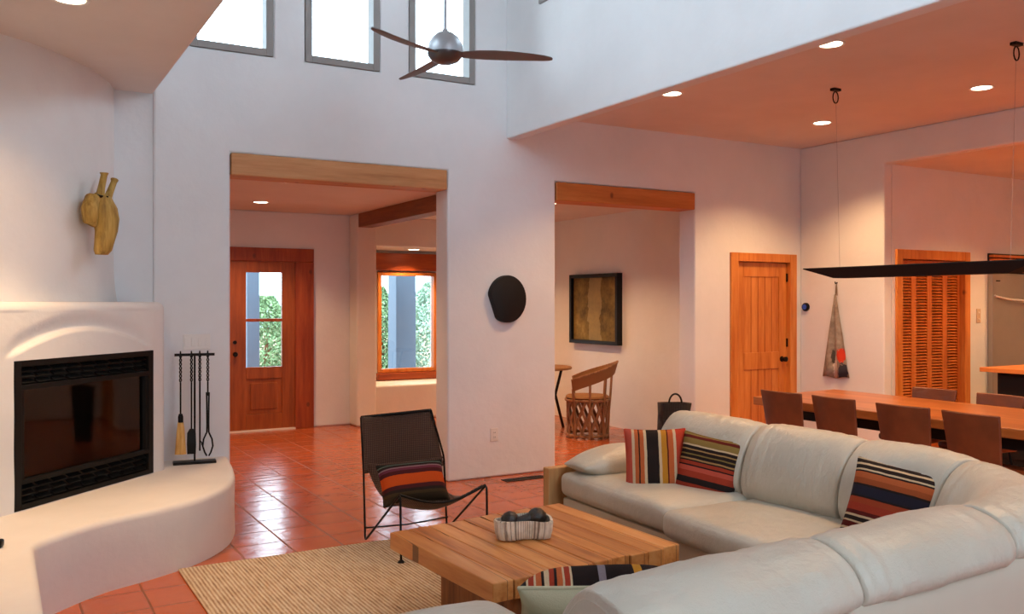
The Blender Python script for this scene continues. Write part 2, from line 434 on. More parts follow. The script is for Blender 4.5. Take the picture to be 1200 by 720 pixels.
for i, h in enumerate(hl):
    window(11 + i, h[0], h[1], h[2], h[3], (.90, .99), 'X', FRAMEG, ['added unseen high side window over the fireplace', 'added unseen high side window nearer the camera on the fireplace side', 'added unseen rear high side window on the fireplace side'][i])
window(7, 4.58, 5.47, .56, 1.95, (11.56, 11.66), 'Y', PINE, 'picture window with light wood frame in the hall alcove', fw=.05)
m = MB(); m.box(4.56, 5.5, 11.5, 11.6, .46, .555); m.build('window_sill', LINTW, bpy.data.objects['window_7'], bevel=.005)
window(8, 1.3, 2.7, .15, 2.1, (YR - .15, YR - .05), 'Y', FRAMEG, 'unseen glass doors behind the camera, added for fill daylight', pane=False)  # unseen openings behind the camera, added as fill daylight
window(9, 1.2, 3.7, 3.25, 4.85, (YR - .15, YR - .05), 'Y', FRAMEG, 'unseen high rear window behind the camera, added for fill daylight', pane=False)

# entry door
d = empty('door_1', (2.36, 10.73, 0), 'stained wooden entry door with two glass lights', None, None, 0, 'structure')
m = MB(); x0, x1 = 2.38, 3.165; g0, g1, gz0, gz1 = 2.588, 3.014, .76, 1.885; ya, yb = 10.72, 10.765
m.box(x0, g0, ya, yb, .01, 2.025); m.box(g1, x1 + .01, ya, yb, .01, 2.025); m.box(g0, g1, ya, yb, gz1, 2.025); m.box(g0, g1, ya, yb, .62, gz0); m.box(g0, g1, ya, yb, .01, .2)
m.box(g0, g1, ya + .015, yb - .01, .2, .62)
m.build('door_panel', DOORW, d, bevel=.004)
m = MB(); m.box(g0 + .05, g1 - .05, ya + .004, yb, .25, .57); m.build('raised_panel', DOORW, d, bevel=.012)
m = MB(); m.box(g0, g1, ya - .003, yb, 1.30, 1.335); m.build('glazing_bar', CASEW, d, bevel=.004)
m = MB(); m.box(g0, g1, 10.742, 10.746, gz0, gz1); m.build('pane', GLASS, d)
m = MB(); m.box(2.25, 2.38, 10.69, 10.80, 0, 2.18); m.box(2.38, 3.40, 10.69, 10.80, 2.02, 2.18); m.build('door_frame', CASEW, d, bevel=.006)
m = MB(); m.box(3.17, 3.40, 10.69, 10.80, 0, 2.02); m.build('side_casing', CASEW, d, bevel=.006)
m = MB(); m.box(x0, 3.17, 10.68, 10.8, 0, .018); m.build('threshold', PLASTIC, d)
m = MB(); m.lathe([(.022, 10.70), (.022, 10.72)], (2.455, 0, 1.06), 14, 'Y'); m.lathe([(.024, 10.66), (.03, 10.675), (.012, 10.69), (.012, 10.72)], (2.455, 0, .92), 14, 'Y'); m.build('door_handle', BRONZE, d, smooth=50)
# pine plank door
d = empty('door_2', (6.6, 6.86, 0), 'knotty pine plank door beside the dining area', None, None, 0, 'structure')
m = MB(); m.box(6.675, 7.42, 6.895, 6.94, .005, 1.95); m.build('door_panel', PINE, d)
m = MB()
for a, b, c, e in ((6.675, 6.79, .005, 1.95), (7.305, 7.42, .005, 1.95), (6.79, 7.305, 1.80, 1.95), (6.79, 7.305, .82, 1.0), (6.79, 7.305, .005, .2)): m.box(a, b, 6.885, 6.9, c, e)
m.build('rail_panel', PINE, d, bevel=.004)
m = MB()
for a in (6.90, 7.0, 7.1, 7.2): m.box(a, a + .006, 6.893, 6.897, .2, 1.8)
m.build('plank_groove', CASEW, d)
m = MB(); m.box(6.57, 6.672, 6.835, 6.98, 0, 2.045); m.box(7.424, 7.525, 6.835, 6.98, 0, 2.045); m.box(6.672, 7.424, 6.835, 6.98, 1.955, 2.045); m.build('door_frame', PINE, d, bevel=.006)
m = MB(); m.lathe([(.03, 6.88), (.03, 6.886), (.012, 6.875), (.012, 6.85), (.028, 6.84), (.028, 6.82), (.015, 6.81)], (7.345, 0, .92), 16, 'Y'); m.build('door_handle', BRONZE, d, smooth=50)
m = MB()
for z in (.25, 1.05, 1.75): m.box(7.41, 7.43, 6.87, 6.886, z, z + .09)
m.build('door_hinge', BRONZE, d)
# louvred folding door
d = empty('door_3', (7.77, 5.8, 0), 'louvred folding wooden door in the kitchen', None, None, 0, 'structure')
m = MB(); m.box(7.77, 7.86, 5.775, 5.95, 0, 2.06); m.box(8.875, 8.965, 5.775, 5.95, 0, 2.06); m.box(7.86, 8.875, 5.775, 5.95, 1.965, 2.06); m.build('door_frame', PINE, d, bevel=.006)
for k in range(4):
    a = 7.862 + k * .2533; b = a + .251
    pm = MB(); ya, yb = 5.84, 5.87
    pm.box(a, a + .035, ya, yb, .02, 1.955); pm.box(b - .035, b, ya, yb, .02, 1.955)
    for c, e in ((.02, .14), (1.87, 1.955)): pm.box(a + .035, b - .035, ya, yb, c, e)
    z = .165
    while z < 1.86:
        if True:
            pm.box(-.09, .09, -.017, .017, -.003, .003, Matrix.Translation((a + .1255, 5.855, z)) @ Matrix.Rotation(R(38), 4, 'X'))
        z += .03
    pm.build('louver_panel', LOUV, d)

# ------------------------------------------------------------ fireplace
fo = Vector((.095, 5.57, 0)); fe = Vector((.7033, .7109, 0)); fn = Vector((.7109, -.7033, 0))
FP = lambda s, n, z: fo + fe * s + fn * n + Vector((0, 0, z))
fire = empty('corner_fireplace', (.6, 6.1, 0), 'rounded white plaster corner fireplace with arched relief over a black firebox', 'fireplace')
O0, O1, OZ0, OZ1 = 0.0, 1.181, .385, 1.207
# face grid
path = [(s, 'f') for s in [-1.25 + .05 * i for i in range(25)] ]
ss = sorted(set([round(-1.25 + i * .0175, 4) for i in range(146)] + [O0, O1]))
ss = [s for s in ss if s <= 1.275]
zz = sorted(set([round(.04 * i, 4) for i in range(38)] + [round(1.18 + .007 * i, 4) for i in range(43)] + [OZ0, OZ1])); zz = [z for z in zz if z <= 1.48]
def relief(s, z):
    """arched groove over the opening: crisp lower lip, soft upper slope"""
    c = .56; dx = (s - c) / .62
    n = 0
    if abs(dx) < 1.0:
        ya = 1.235 + .15 * (1 - abs(dx) ** 1.9)
        dz = z - ya
        fade = min(1, (1 - abs(dx)) * 6)
        sm = lambda x: max(0, min(1, x)) ** 2 * (3 - 2 * max(0, min(1, x)))
        d0 = .036 * (1 - .5 * abs(dx)) * fade
        if dz >= 0: n = -d0 * (1 - sm(dz / .10))
        elif dz > -.03: n = -d0 + (d0 + .012 * fade) * sm(-dz / .03)
        else: n = .012 * fade
    n += .006 * noise.noise(Vector((s * 3, z * 3, 0)))
    return n
m = MB(); V = {}
cols = []
for s in ss: cols.append(('f', s))
arc0 = FP(1.275, 0, 0)
for k in range(1, 9): cols.append(('a', k))
cols.append(('e', 0))
def colpos(c, z, inset=0):
    if c[0] == 'f': return FP(c[1], (relief(c[1], z) if z < 1.48 else 0) - inset, z)
    a_end = math.atan2(fe.y, fe.x)
    cen = FP(1.275, -.10, 0)
    if c[0] == 'a':
        ang = math.atan2(fn.y, fn.x) + (0 - math.atan2(fn.y, fn.x)) * c[1] / 8
        r = .10 - inset
        return Vector((cen.x + r * math.cos(ang), cen.y + r * math.sin(ang), z))
    return Vector((cen.x + .10 - inset, YB + .04, z))
rows = [(z, 0) for z in zz] + [(1.48 + .05 * math.sin(a * PI / 12), .05 * (1 - math.cos(a * PI / 12))) for a in range(1, 7)] 
grid = [[m.bm.verts.new(colpos(c, z, ins)) for (z, ins) in rows] for c in cols]
for i in range(len(cols) - 1):
    for j in range(len(rows) - 1):
        if cols[i][0] == 'f' and cols[i + 1][0] == 'f':
            sm, zm = (cols[i][1] + cols[i + 1][1]) / 2, (rows[j][0] + rows[j + 1][0]) / 2
            if O0 < sm < O1 and OZ0 < zm < OZ1: continue
        m.bm.faces.new((grid[i][j], grid[i + 1][j], grid[i + 1][j + 1], grid[i][j + 1]))
# ledge top
top = [g[-1] for g in grid]
bk = [m.bm.verts.new((max(-.69, min(g.co.x - .25, .9)), max(g.co.y + .35, 0), g.co.z)) if False else m.bm.verts.new((g.co - fn * .6)) for g in top]
for i in range(len(top) - 1):
    try: m.bm.faces.new((top[i], top[i + 1], bk[i + 1], bk[i]))
    except ValueError: pass
m.build('surround', ADOBE, fire, smooth=45)
# chimney: bulging plan
cp = [(-.69, 5.20), (-.35, 5.46), (.036, 5.77), (.17, 5.87), (.30, 6.0), (.42, 6.15), (.53, 6.32), (.62, 6.5), (.69, 6.68), (.742, 6.90)]
m = MB(); rr = []
nz = 24
for j in range(nz + 1):
    z = 1.50 + (3.04 - 1.50) * j / nz; fl = .03 * max(0, 1 - (z - 1.5) / .25) ** 2
    rr.append([Vector((x + fl * .8, y - fl * .6, z)) + Vector((.7, -.7, 0)) * .006 * noise.noise(Vector((x * 3, y * 3, z * 2))) for x, y in cp])
m.loft(rr, closed=False)
m.build('chimney', ADOBE, fire, smooth=60)
# firebox
fb = MB()
for s0, s1, z0, z1 in ((O0, O0 + .05, OZ0, OZ1), (O1 - .05, O1, OZ0, OZ1), (O0 + .05, O1 - .05, OZ1 - .035, OZ1), (O0 + .05, O1 - .05, OZ0, OZ0 + .03),
                       (O0 + .05, O1 - .05, OZ1 - .165, OZ1 - .135), (O0 + .05, O1 - .05, OZ0 + .14, OZ0 + .165)):
    fb.loft([[FP(s0, n, z) for n, z in ((-.06, z0), (.012, z0), (.012, z1), (-.06, z1))], [FP(s1, n, z) for n, z in ((-.06, z0), (.012, z0), (.012, z1), (-.06, z1))]])
fbo = fb.build('firebox_frame', FIREBLK, fire, bevel=.003)
def louv(z0, z1, name):
    q = MB(); 
    for k in range(9):
        a = O0 + .05 + k * (O1 - O0 - .1) / 9 + .012; b = a + (O1 - O0 - .1) / 9 - .024
        for t in range(3):
            z = z0 + (z1 - z0) * (t + .2) / 3
            q.loft([[FP(s, n, zz_) for n, zz_ in ((-.03, z + .018), (.0, z), (.003, z + .003), (-.027, z + .022))] for s in (a, b)])
    q.build(name, FIREBLK, fire)
    q = MB(); q.loft([[FP(s, n, zz_) for n, zz_ in ((-.05, z0), (-.045, z0), (-.045, z1), (-.05, z1))] for s in (O0 + .05, O1 - .05)]); q.build('vent_back', SOOT, fire)
louv(OZ1 - .135, OZ1 - .035, 'upper_louver'); louv(OZ0 + .03, OZ0 + .14, 'lower_louver')
q = MB(); gz0, gz1 = OZ0 + .165, OZ1 - .165
q.loft([[FP(s, n, z) for n, z in ((-.022, gz0), (-.018, gz0), (-.018, gz1), (-.022, gz1))] for s in (O0 + .05, O1 - .05)]); q.build('fire_glass', FGLASS, fire)
for s in (O0 + .05, O1 - .075):
    q = MB()
    q.loft([[FP(x, n, z) for n, z in ((-.02, gz0), (.005, gz0), (.005, gz1), (-.02, gz1))] for x in (s, s + .025)])
    q.build('glass_stile', FIREBLK, fire)
q = MB()   # firebox interior (open towards room)
I = [FP(O0 + .05, -.03, gz0), FP(O1 - .05, -.03, gz0), FP(O1 - .22, -.48, gz0), FP(O0 + .22, -.48, gz0)]
T = [p + Vector((0, 0, gz1 - gz0 + .02)) for p in I]
vi = [q.bm.verts.new(p) for p in I]; vt = [q.bm.verts.new(p) for p in T]
q.bm.faces.new(vi); q.bm.faces.new(vt)
for a, b in ((1, 2), (2, 3), (3, 0)): q.bm.faces.new((vi[a], vi[b], vt[b], vt[a]))
q.build('firebox_lining', SOOT, fire)
for k, (s, n, z, L, r, tilt) in enumerate([(.36, -.20, .63, .5, .05, .02), (.42, -.30, .64, .55, .055, -.02), (.40, -.25, .74, .45, .045, .05)]):
    q = MB(); q.tube([FP(s - L / 2, n, z - tilt), FP(s, n + .01, z), FP(s + L / 2, n, z + tilt)], [r, r * 1.05, r * .9], 12)
    lo = q.build('log', LOG, fire, smooth=50)
q = MB()
for k in range(7): q.tube([FP(.12 + k * .09, -.38, .60), FP(.12 + k * .09, -.12, .575), FP(.12 + k * .09, -.10, .66)], .006, 6)
q.build('log_grate', IRON, fire)
# hearth bench
def plan(pathpts, back, z1, r, mat, name, parent=None, lab=None):
    m = MB(); P2 = [Vector((x, y)) for x, y in pathpts]; N = []
    for i in range(len(P2)):
        d = (P2[min(i + 1, len(P2) - 1)] - P2[max(i - 1, 0)]).normalized(); N.append(Vector((d.y, -d.x)))
    rows = [(0, 0.0), (z1 * .5, -.004), (z1 - r, 0.0)] + [(z1 - r + r * math.sin(k * PI / 8), -r * (1 - math.cos(k * PI / 8))) for k in range(1, 5)]
    g = [[m.bm.verts.new((p.x + n.x * o, p.y + n.y * o, z)) for z, o in rows] for p, n in zip(P2, N)]
    for i in range(len(g) - 1):
        for j in range(len(rows) - 1): m.bm.faces.new((g[i][j], g[i + 1][j], g[i + 1][j + 1], g[i][j + 1]))
    tv = [c[-1] for c in g] + [m.bm.verts.new((x, y, z1)) for x, y in back]
    f = m.bm.faces.new(tv)
    return m
def smooth_path(pts, n=6):
    out = []
    for i in range(len(pts) - 1):
        p0 = pts[max(i - 1, 0)]; p1 = pts[i]; p2 = pts[i + 1]; p3 = pts[min(i + 2, len(pts) - 1)]
        for k in range(n):
            t = k / n
            out.append(tuple(.5 * ((2 * p1[j]) + (-p0[j] + p2[j]) * t + (2 * p0[j] - 5 * p1[j] + 4 * p2[j] - p3[j]) * t * t + (-p0[j] + 3 * p1[j] - 3 * p2[j] + p3[j]) * t ** 3) for j in range(len(p1))))
    out.append(tuple(pts[-1])); return out
curve = smooth_path([(.17, 4.80), (.30, 4.96), (.508, 5.14), (.769, 5.27), (1.041, 5.45), (1.258, 5.72), (1.386, 6.05), (1.46, 6.42), (1.525, 6.88)], 5)
pl = [(.165, 1.6), (.165, 2.6), (.165, 3.6), (.168, 4.5), (.17, 4.77)] + curve[1:]
m = plan(pl, [(-.69, 6.88), (-.69, 1.6)], .38, .035, HEARTH, 'hearth_bench')
ho = m.build('hearth_bench', HEARTH, smooth=50)
tag(ho, 'curved white plaster hearth bench wrapping round below the firebox', 'bench')

m = MB(); m.puff(.045, .028, .02, .014, 6, mtx=Matrix.Translation((.0, 4.83, .40)) @ Matrix.Rotation(R(-20), 4, 'Z'))
o = m.build('fire_remote', BLACK, smooth=60); tag(o, 'small black remote lying on the warm lit end of the hearth bench', 'remote')

# carved head on the chimney
hc = Vector((.55, 6.262, 2.09)); hr = Vector((.55, .835, 0)); hn = Vector((.835, -.55, 0))
HP = lambda a, z, n: hc + hr * a + hn * n + Vector((0, 0, z))
head = empty('animal_head_mask', tuple(hc + Vector((0, 0, -.28))), 'carved yellow wooden animal head with two upright horns on the chimney', 'mask')
WOODY = m_wood('carved_yellow_wood', ['#7c5a24', '#a8843c', '#c3a055'], 'Z', 2, .7)
def ell(c, r1, r2, r3): # radii along hr, hn, z
    return c, r1, r2, r3
m = MB(); rings = []
for (a, z, n, ra, rn) in [(-.02, .13, .05, .025, .02), (.0, .11, .06, .07, .05), (.015, .04, .07, .095, .07), (.015, -.03, .08, .09, .075), (.0, -.11, .09, .075, .065), (-.025, -.18, .09, .07, .055), (-.045, -.235, .09, .062, .05), (-.05, -.262, .085, .045, .035)]:
    rings.append([HP(a + ra * math.cos(t), z, n + rn * math.sin(t)) for t in [2 * PI * k / 20 for k in range(20)]])
m.loft(rings); m.build('face', WOODY, head, smooth=60)
m = MB(); m.tube([HP(-.03, .08, .06), HP(-.025, .16, .07), HP(.0, .245, .075), HP(.0, .26, .075)], [.03, .022, .02, .028], 12); m.build('horn', WOODY, head, smooth=60)
m = MB(); m.tube([HP(.05, .08, .06), HP(.085, .15, .07), HP(.125, .22, .075), HP(.132, .235, .075)], [.028, .022, .019, .025], 12); m.build('horn', WOODY, head, smooth=60)
m = MB(); m.tube([HP(-.04, .09, .05), HP(-.10, .08, .05), HP(-.13, .02, .05), HP(-.12, -.05, .05), HP(-.07, -.075, .05)], [.03, .045, .05, .045, .02], 12); m.build('curled_ear', WOODY, head, smooth=60)
m = MB(); m.tube([HP(.09, .03, .05), HP(.13, .045, .05), HP(.155, .075, .05)], [.02, .015, .004], 8); m.build('ear', BRONZE, head, smooth=60)
m = MB(); m.tube([HP(-.05, .085, .07), HP(-.055, .115, .08)], [.018, .02], 8); m.tube([HP(-.02, .09, .1), HP(-.02, .11, .1)], [.01, .014], 8); m.build('eye', BRONZE, head, smooth=60)

# fireplace tools on the hearth
fx, fy = 1.246, 6.66
ts = empty('fireplace_tool_stand', (fx, fy, .38), 'black iron fireplace tool stand on the hearth bench against the white wall', 'tool stand')
mt = Matrix.Translation((fx, fy, 0)) @ Matrix.Rotation(R(-8), 4, 'Z')
m = MB(); m.box(-.145, .145, -.05, .05, .38, .398, mt); m.build('base_plate', IRON, ts, bevel=.004)
m = MB(); m.tube([(fx, fy, .39), (fx, fy, 1.155)], .007, 8); m.build('pole', IRON, ts, smooth=60)
m = MB(); m.tube([mt @ Vector((-.135, 0, 1.155)), mt @ Vector((.135, 0, 1.155))], .010, 8); m.build('crossbar', IRON, ts, smooth=60)
def twisted(x, z0, z1, q):
    # loop over the bar then a twisted handle then a plain rod
    pts = []
    for k in range(9):
        a = PI * 1.6 * k / 8 - .9
        pts.append((x + .004, -.022 + .020 * math.cos(a) * 0 + .018 * math.cos(a + .6), 1.158 + .022 * math.sin(a + .6)))
    q.tube([mt @ Vector((x, -.014, 1.14)), mt @ Vector((x, -.02, 1.165)), mt @ Vector((x, .0, 1.178)), mt @ Vector((x, .018, 1.165))], .0055, 6)
    for ph in (0, PI):
        q.tube([mt @ Vector((x + .0065 * math.cos(ph + k * .9), -.016 + .0065 * math.sin(ph + k * .9), 1.145 - k * .008)) for k in range(24)], .0045, 6)
    q.tube([mt @ Vector((x, -.016, z1)), mt @ Vector((x, -.016, z0))], .006, 6)
tools = []
for name, x, lab in (('hearth_brush', -.095, 'straw hearth brush, hanging at the end of the tool stand nearest the firebox'), ('hearth_shovel', -.022, 'black hearth shovel hanging beside the straw brush'), ('hearth_poker', .034, 'thin black poker hanging between shovel and tongs'), ('log_tongs', .088, 'black log tongs with curved jaws, farthest from the straw brush')):
    t = empty(name, tuple(mt @ Vector((x, -.016, .44))), lab, name.split('_')[-1]); tools.append(t)
    q = MB()
    if name == 'hearth_brush':
        twisted(x, .69, .96, q); q.build('handle', IRON, t, smooth=60)
        q = MB(); q.lathe([(.012, .74), (.018, .72), (.018, .68)], tuple(mt @ Vector((x, -.03, 0))), 12); q.build('ferrule', IRON, t, smooth=40)
        q = MB(); q.lathe([(.018, .69), (.027, .62), (.034, .52), (.04, .455)], tuple(mt @ Vector((x, -.03, 0))), 14, sq=(1, .6)); q.build('bristles', m_wood('straw', ['#a8783c', '#cfa05a', '#dfb878'], 'Z', 3, .9), t, smooth=60)
    elif name == 'hearth_shovel':
        twisted(x, .62, .96, q); q.build('handle', IRON, t, smooth=60)
        q = MB(); q.loft([[mt @ Vector((x - w, -.02 - dd, z)), mt @ Vector((x + w, -.02 - dd, z)), mt @ Vector((x + w, -.012 - dd, z)), mt @ Vector((x - w, -.012 - dd, z))] for w, z, dd in ((.012, .63, 0), (.029, .60, .0), (.031, .52, .006), (.029, .45, .0))]); q.build('pan', IRON, t, bevel=.002)
    elif name == 'hearth_poker':
        twisted(x, .47, .96, q); q.tube([mt @ Vector((x, -.016, .54)), mt @ Vector((x + .012, -.03, .53)), mt @ Vector((x + .014, -.036, .51))], .005, 6); q.build('poker_rod', IRON, t, smooth=60)
    else:
        twisted(x, .86, .96, q); q.build('handle', IRON, t, smooth=60)
        for sg in (-1, 1):
            q = MB(); q.tube([mt @ Vector((x + sg * a, -.016 - .006 * sg, z)) for a, z in ((.008, .885), (.006, .8), (.005, .66), (.006, .60), (.028, .55), (.034, .50), (.02, .455), (.006, .43))], .006, 8); q.build('tong_arm', IRON, t, smooth=60)
# ------------------------------------------------------------ small wall items
def plate(name, x, z, w, h, lab, cat, n=1, outlet=False):
    t = empty(name, (x, YB, z - h / 2), lab, cat)
    m = MB(); m.box(x - w / 2, x + w / 2, YB - .008, YB + .002, z - h / 2, z + h / 2); m.build('cover_plate', PLASTIC, t, bevel=.003)
    for k in range(n):
        cx = x - w / 2 + w * (k + .5) / n; m = MB()
        if outlet:
            m.box(cx - .014, cx + .014, YB - .0105, YB - .007, z - .033, z + .033)
            so = m.build('socket', PLASTIC, t, bevel=.002)
            for dz in (-.02, .02):
                for dx in (-.006, .006): m = MB(); m.box(cx + dx - .0015, cx + dx + .0015, YB - .0112, YB - .0104, z + dz - .006, z + dz + .006); m.build('slot', SLOT, so)
        else:
            m.box(cx - .016, cx + .016, YB - .012, YB - .007, z - .032, z + .032); m.build('rocker', PLASTIC, t, bevel=.002)
plate('light_switch', 1.298, 1.237, .19, .115, 'white four gang light switch plate above the fireplace tools', 'light switch', 4)
plate('wall_outlet', 3.795, .37, .075, .115, 'white electrical outlet low on the wall beside the woven chair', 'outlet', 1, True)
# black round wall sculpture
m = MB(); cx, cz = 3.909, 1.558
pts = []
for k in range(48):
    a = 2 * PI * k / 48; r = (.183, .208); x, z = r[0] * math.cos(a), r[1] * math.sin(a)
    d_ = x * -.94 + z * -.34            # flat cut on the lower left
    if d_ > .155: x += .94 * (d_ - .155); z += .34 * (d_ - .155)
    pts.append((x, z))
rings = []
for f, y in ((1.0, YB - .002), (1.0, YB - .05), (.97, YB - .062), (.8, YB - .07), (.4, YB - .078), (.02, YB - .08)):
    rings.append([Vector((cx + x * f, y, cz + z * f)) for x, z in pts])
m.loft(rings); o = m.build('wall_disc', BLACKM, smooth=40); tag(o, 'matte black round disc with a cut edge on the white wall between the openings', 'wall decoration')
# floor vent
v0 = empty('floor_vent', (3.98, 6.65, 0), 'dark metal floor vent in the tiles by the wall', 'vent')
m = MB()
m.box(3.78, 4.18, 6.60, 6.612, 0, .006); m.box(3.78, 4.18, 6.698, 6.71, 0, .006); m.box(3.78, 3.79, 6.612, 6.698, 0, .006); m.box(4.17, 4.18, 6.612, 6.698, 0, .006)
m.build('frame', BRONZE, v0)
m = MB()
for k in range(22): m.box(3.796 + k * .017, 3.803 + k * .017, 6.612, 6.698, .001, .005)
m.build('grille', BRONZE, v0)
m = MB(); m.box(3.79, 4.17, 6.612, 6.698, .0002, .0012); m.build('duct', BLACKM, v0)
# thermostat
t = empty('thermostat', (7.6, 6.774, 1.44), 'round black thermostat with blue dial beside the pine door', 'thermostat')
m = MB(); m.lathe([(.045, 7.601), (.045, 7.58), (.04, 7.572), (.03, 7.57)], (0, 6.774, 1.479), 24, 'X'); m.build('ring', BLACK, t, smooth=40)
m = MB(); m.lathe([(.028, 7.571), (.027, 7.567)], (0, 6.774, 1.479), 24, 'X'); m.build('screen', m_emit('blue_screen', '#20356e', .6), t)
# hanging cloth
hg = empty('hanging_apron', (7.59, 6.365, .74), 'grey printed apron hanging by its strap on the wall by the dining table', 'apron')
def clothmat():
    t = NT('printed_grey_cloth'); v = t.obj(); o = t.sep(v)
    c = t.ramp(t.noise(v, 9, 4, .65), [(.3, '#6f6459'), (.5, '#94887b'), (.7, '#aaa093')])
    def spot(cy, cz, ry, rz, col, c, th=.5):
        a = t.math('DIVIDE', t.math('SUBTRACT', o[1], cy), ry); b = t.math('DIVIDE', t.math('SUBTRACT', o[2], cz), rz)
        d = t.math('ADD', t.math('MULTIPLY', a, a), t.math('MULTIPLY', b, b)); d = t.math('ADD', d, t.math('MULTIPLY', t.math('SUBTRACT', t.noise(v, 45, 2), .5), 2.2))
        return t.mix(t.math('LESS_THAN', d, 1.0), c, col)
    c = spot(-.075, .24, .05, .07, '#c8402a', c); c = spot(-.10, .07, .05, .09, '#3c3c44', c); c = spot(.0, .11, .035, .13, '#c9bdae', c); c = spot(.03, .22, .02, .07, '#4e4a44', c)
    t.base(c); t.rough(.9, 0, .1); return t.m
m = MB(); prof = [(1.60, .012, .012), (1.5, .03, .03), (1.4, .048, .045), (1.2, .095, .085), (1.0, .13, .115), (.86, .155, .135), (.75, .175, .165)]
g = []
for z, l, r in prof:
    row = []
    for k in range(17):
        u = k / 16; y = 6.365 + l - (l + r) * u
        row.append(Vector((7.572 + .016 * math.sin(u * 13 + z * 2) * min(1, (1.62 - z) * 3), y, z + .01 * math.sin(u * 9))))
    g.append(row)
m.loft(g, closed=False); o = m.build('cloth', clothmat(), hg, smooth=60); sd = o.modifiers.new('t', 'SOLIDIFY'); sd.thickness = .004
m = MB(); m.tube([(7.585, 6.375, 1.60), (7.585, 6.368, 1.69), (7.585, 6.365, 1.725), (7.585, 6.362, 1.69), (7.585, 6.355, 1.60)], .006, 6); m.build('strap', m_plain('strap_brown', '#7c6a58', .9), hg, smooth=60)
m = MB(); m.tube([(7.602, 6.365, 1.735), (7.57, 6.365, 1.725), (7.565, 6.365, 1.745)], .006, 6); m.build('hook', IRON, hg, smooth=60)

# ------------------------------------------------------------ lamps
LENS = m_emit('lamp_lens', '#ffe9c8', 9)
WARM = (1.0, .58, .27)
def downlight(x, y, z, lab, power, col=WARM, blend=.6, ang=125, r=.07, first=[None], grp=None):
    if first[0] is None:
        t = empty('downlight', (0, 0, 0)); first[0] = t
        m = MB(); m.lathe([(.072, -.001), (.092, -.001), (.09, -.006), (.074, -.004), (.072, -.001)], (0, 0, 0), 32, cap=False); m.build('trim_ring', PLASTIC, t, smooth=60, local=True)
        m = MB(); m.lathe([(.073, -.0015), (.072, -.004)], (0, 0, 0), 32); m.build('lamp_lens', LENS, t, local=True)
    else: t = copy_tree(first[0])
    t.location = (x, y, z); tag(t, lab, 'downlight', grp or 'recessed ceiling downlights')
    L = bpy.data.lights.new('downlight_lamp', 'SPOT'); L.energy = power; L.color = col; L.spot_size = R(ang); L.spot_blend = blend; L.shadow_soft_size = .06
    lo = bpy.data.objects.new('lamp_glow', L); COL.objects.link(lo); lo.parent = t; lo.location = (0, 0, -.02)
    return t
PD = 112
downlight(4.69, 3.98, 3.2, 'recessed downlight nearest the tall wall edge, above the sofa back', PD * .45)
downlight(4.70, 5.56, 3.2, 'recessed downlight in front of the orange pine header', PD * .6)
downlight(6.67, 5.76, 3.2, 'recessed downlight beyond the pendant hook, nearest the pine door', PD)
downlight(6.66, 4.20, 3.2, 'recessed downlight on the kitchen side of the dining ceiling', PD)
downlight(4.69, 2.40, 3.2, 'recessed downlight behind the sofa corner', PD * .5)
downlight(6.67, 2.60, 3.2, 'recessed downlight over the near end of the dining table', PD)
downlight(.33, 4.93, 3.03, 'recessed downlight in the low ceiling above the hearth bench', 150, (1, .62, .30), ang=80, blend=.8)
downlight(2.52, 9.79, 2.62, 'recessed downlight in front of the entry door', 52)
downlight(2.3, 8.0, 2.62, 'added unseen hall downlight just inside the large opening', 38)  # this and the next two are unseen lamps added to light the hall
downlight(5.3, 8.3, 2.62, 'added unseen hall downlight above the barrel chair', 62)
downlight(5.3, 9.9, 2.62, 'added unseen hall downlight near the picture', 45)
downlight(4.95, 11.2, 2.25, 'recessed downlight above the window seat', 55, (1, .55, .28))
for x, y in ((8.6, 4.6), (10.0, 4.6), (8.6, 2.6), (10.2, 2.8)):
    downlight(x, y, 2.9, 'recessed kitchen ceiling downlight beyond the dining area', 70, (1, .56, .2), grp='recessed kitchen ceiling downlights')

# ------------------------------------------------------------ ceiling fan
FC = Vector((2.46, 5.08, 3.12))
fan = empty('ceiling_fan', (FC.x, FC.y, TH), 'grey three blade ceiling fan hanging before the high windows', 'ceiling fan')
m = MB(); m.tube([(FC.x, FC.y, TH - .05), (FC.x, FC.y, FC.z + .06)], .012, 10); m.build('downrod', FANM, fan, smooth=60)
m = MB(); m.lathe([(.02, TH), (.07, TH - .005), (.07, TH - .04), (.03, TH - .08)], (FC.x, FC.y, 0), 24); m.build('canopy', FANM, fan, smooth=50)
m = MB(); m.lathe([(.016, .125), (.02, .108), (.05, .098), (.085, .07), (.107, .03), (.113, -.005), (.112, -.03)], tuple(FC), 32); m.build('motor_housing', FANM, fan, smooth=60)
m = MB(); m.lathe([(.112, -.03), (.108, -.045), (.085, -.075), (.045, -.092), (.005, -.096)], tuple(FC), 32); m.build('lower_cap', m_plain('fan_cap', '#5f5d60', .3, .8), fan, smooth=60)
for ang in (-23, 92, -152):
    m = MB(); rings = []; mm = Matrix.Translation((FC.x, FC.y, FC.z - .035)) @ Matrix.Rotation(R(ang), 4, 'Z')
    for t_, w in ((.07, .030), (.13, .045), (.2, .058), (.3, .064), (.42, .062), (.54, .052), (.62, .040), (.665, .026), (.68, .010)):
        tw = R(-14 + 6 * t_); sw = -.035 * math.sin(t_ * 4.2)
        ring = []
        for k in range(12):
            a = 2 * PI * k / 12; y = w * math.cos(a); z = .007 * math.sin(a) - .012 * t_
            y2 = y * math.cos(tw) - z * math.sin(tw); z2 = y * math.sin(tw) + z * math.cos(tw)
            ring.append(mm @ Vector((t_, y2 + sw, z2)))
        rings.append(ring)
    m.loft(rings); m.build('blade', FANB, fan, smooth=60)

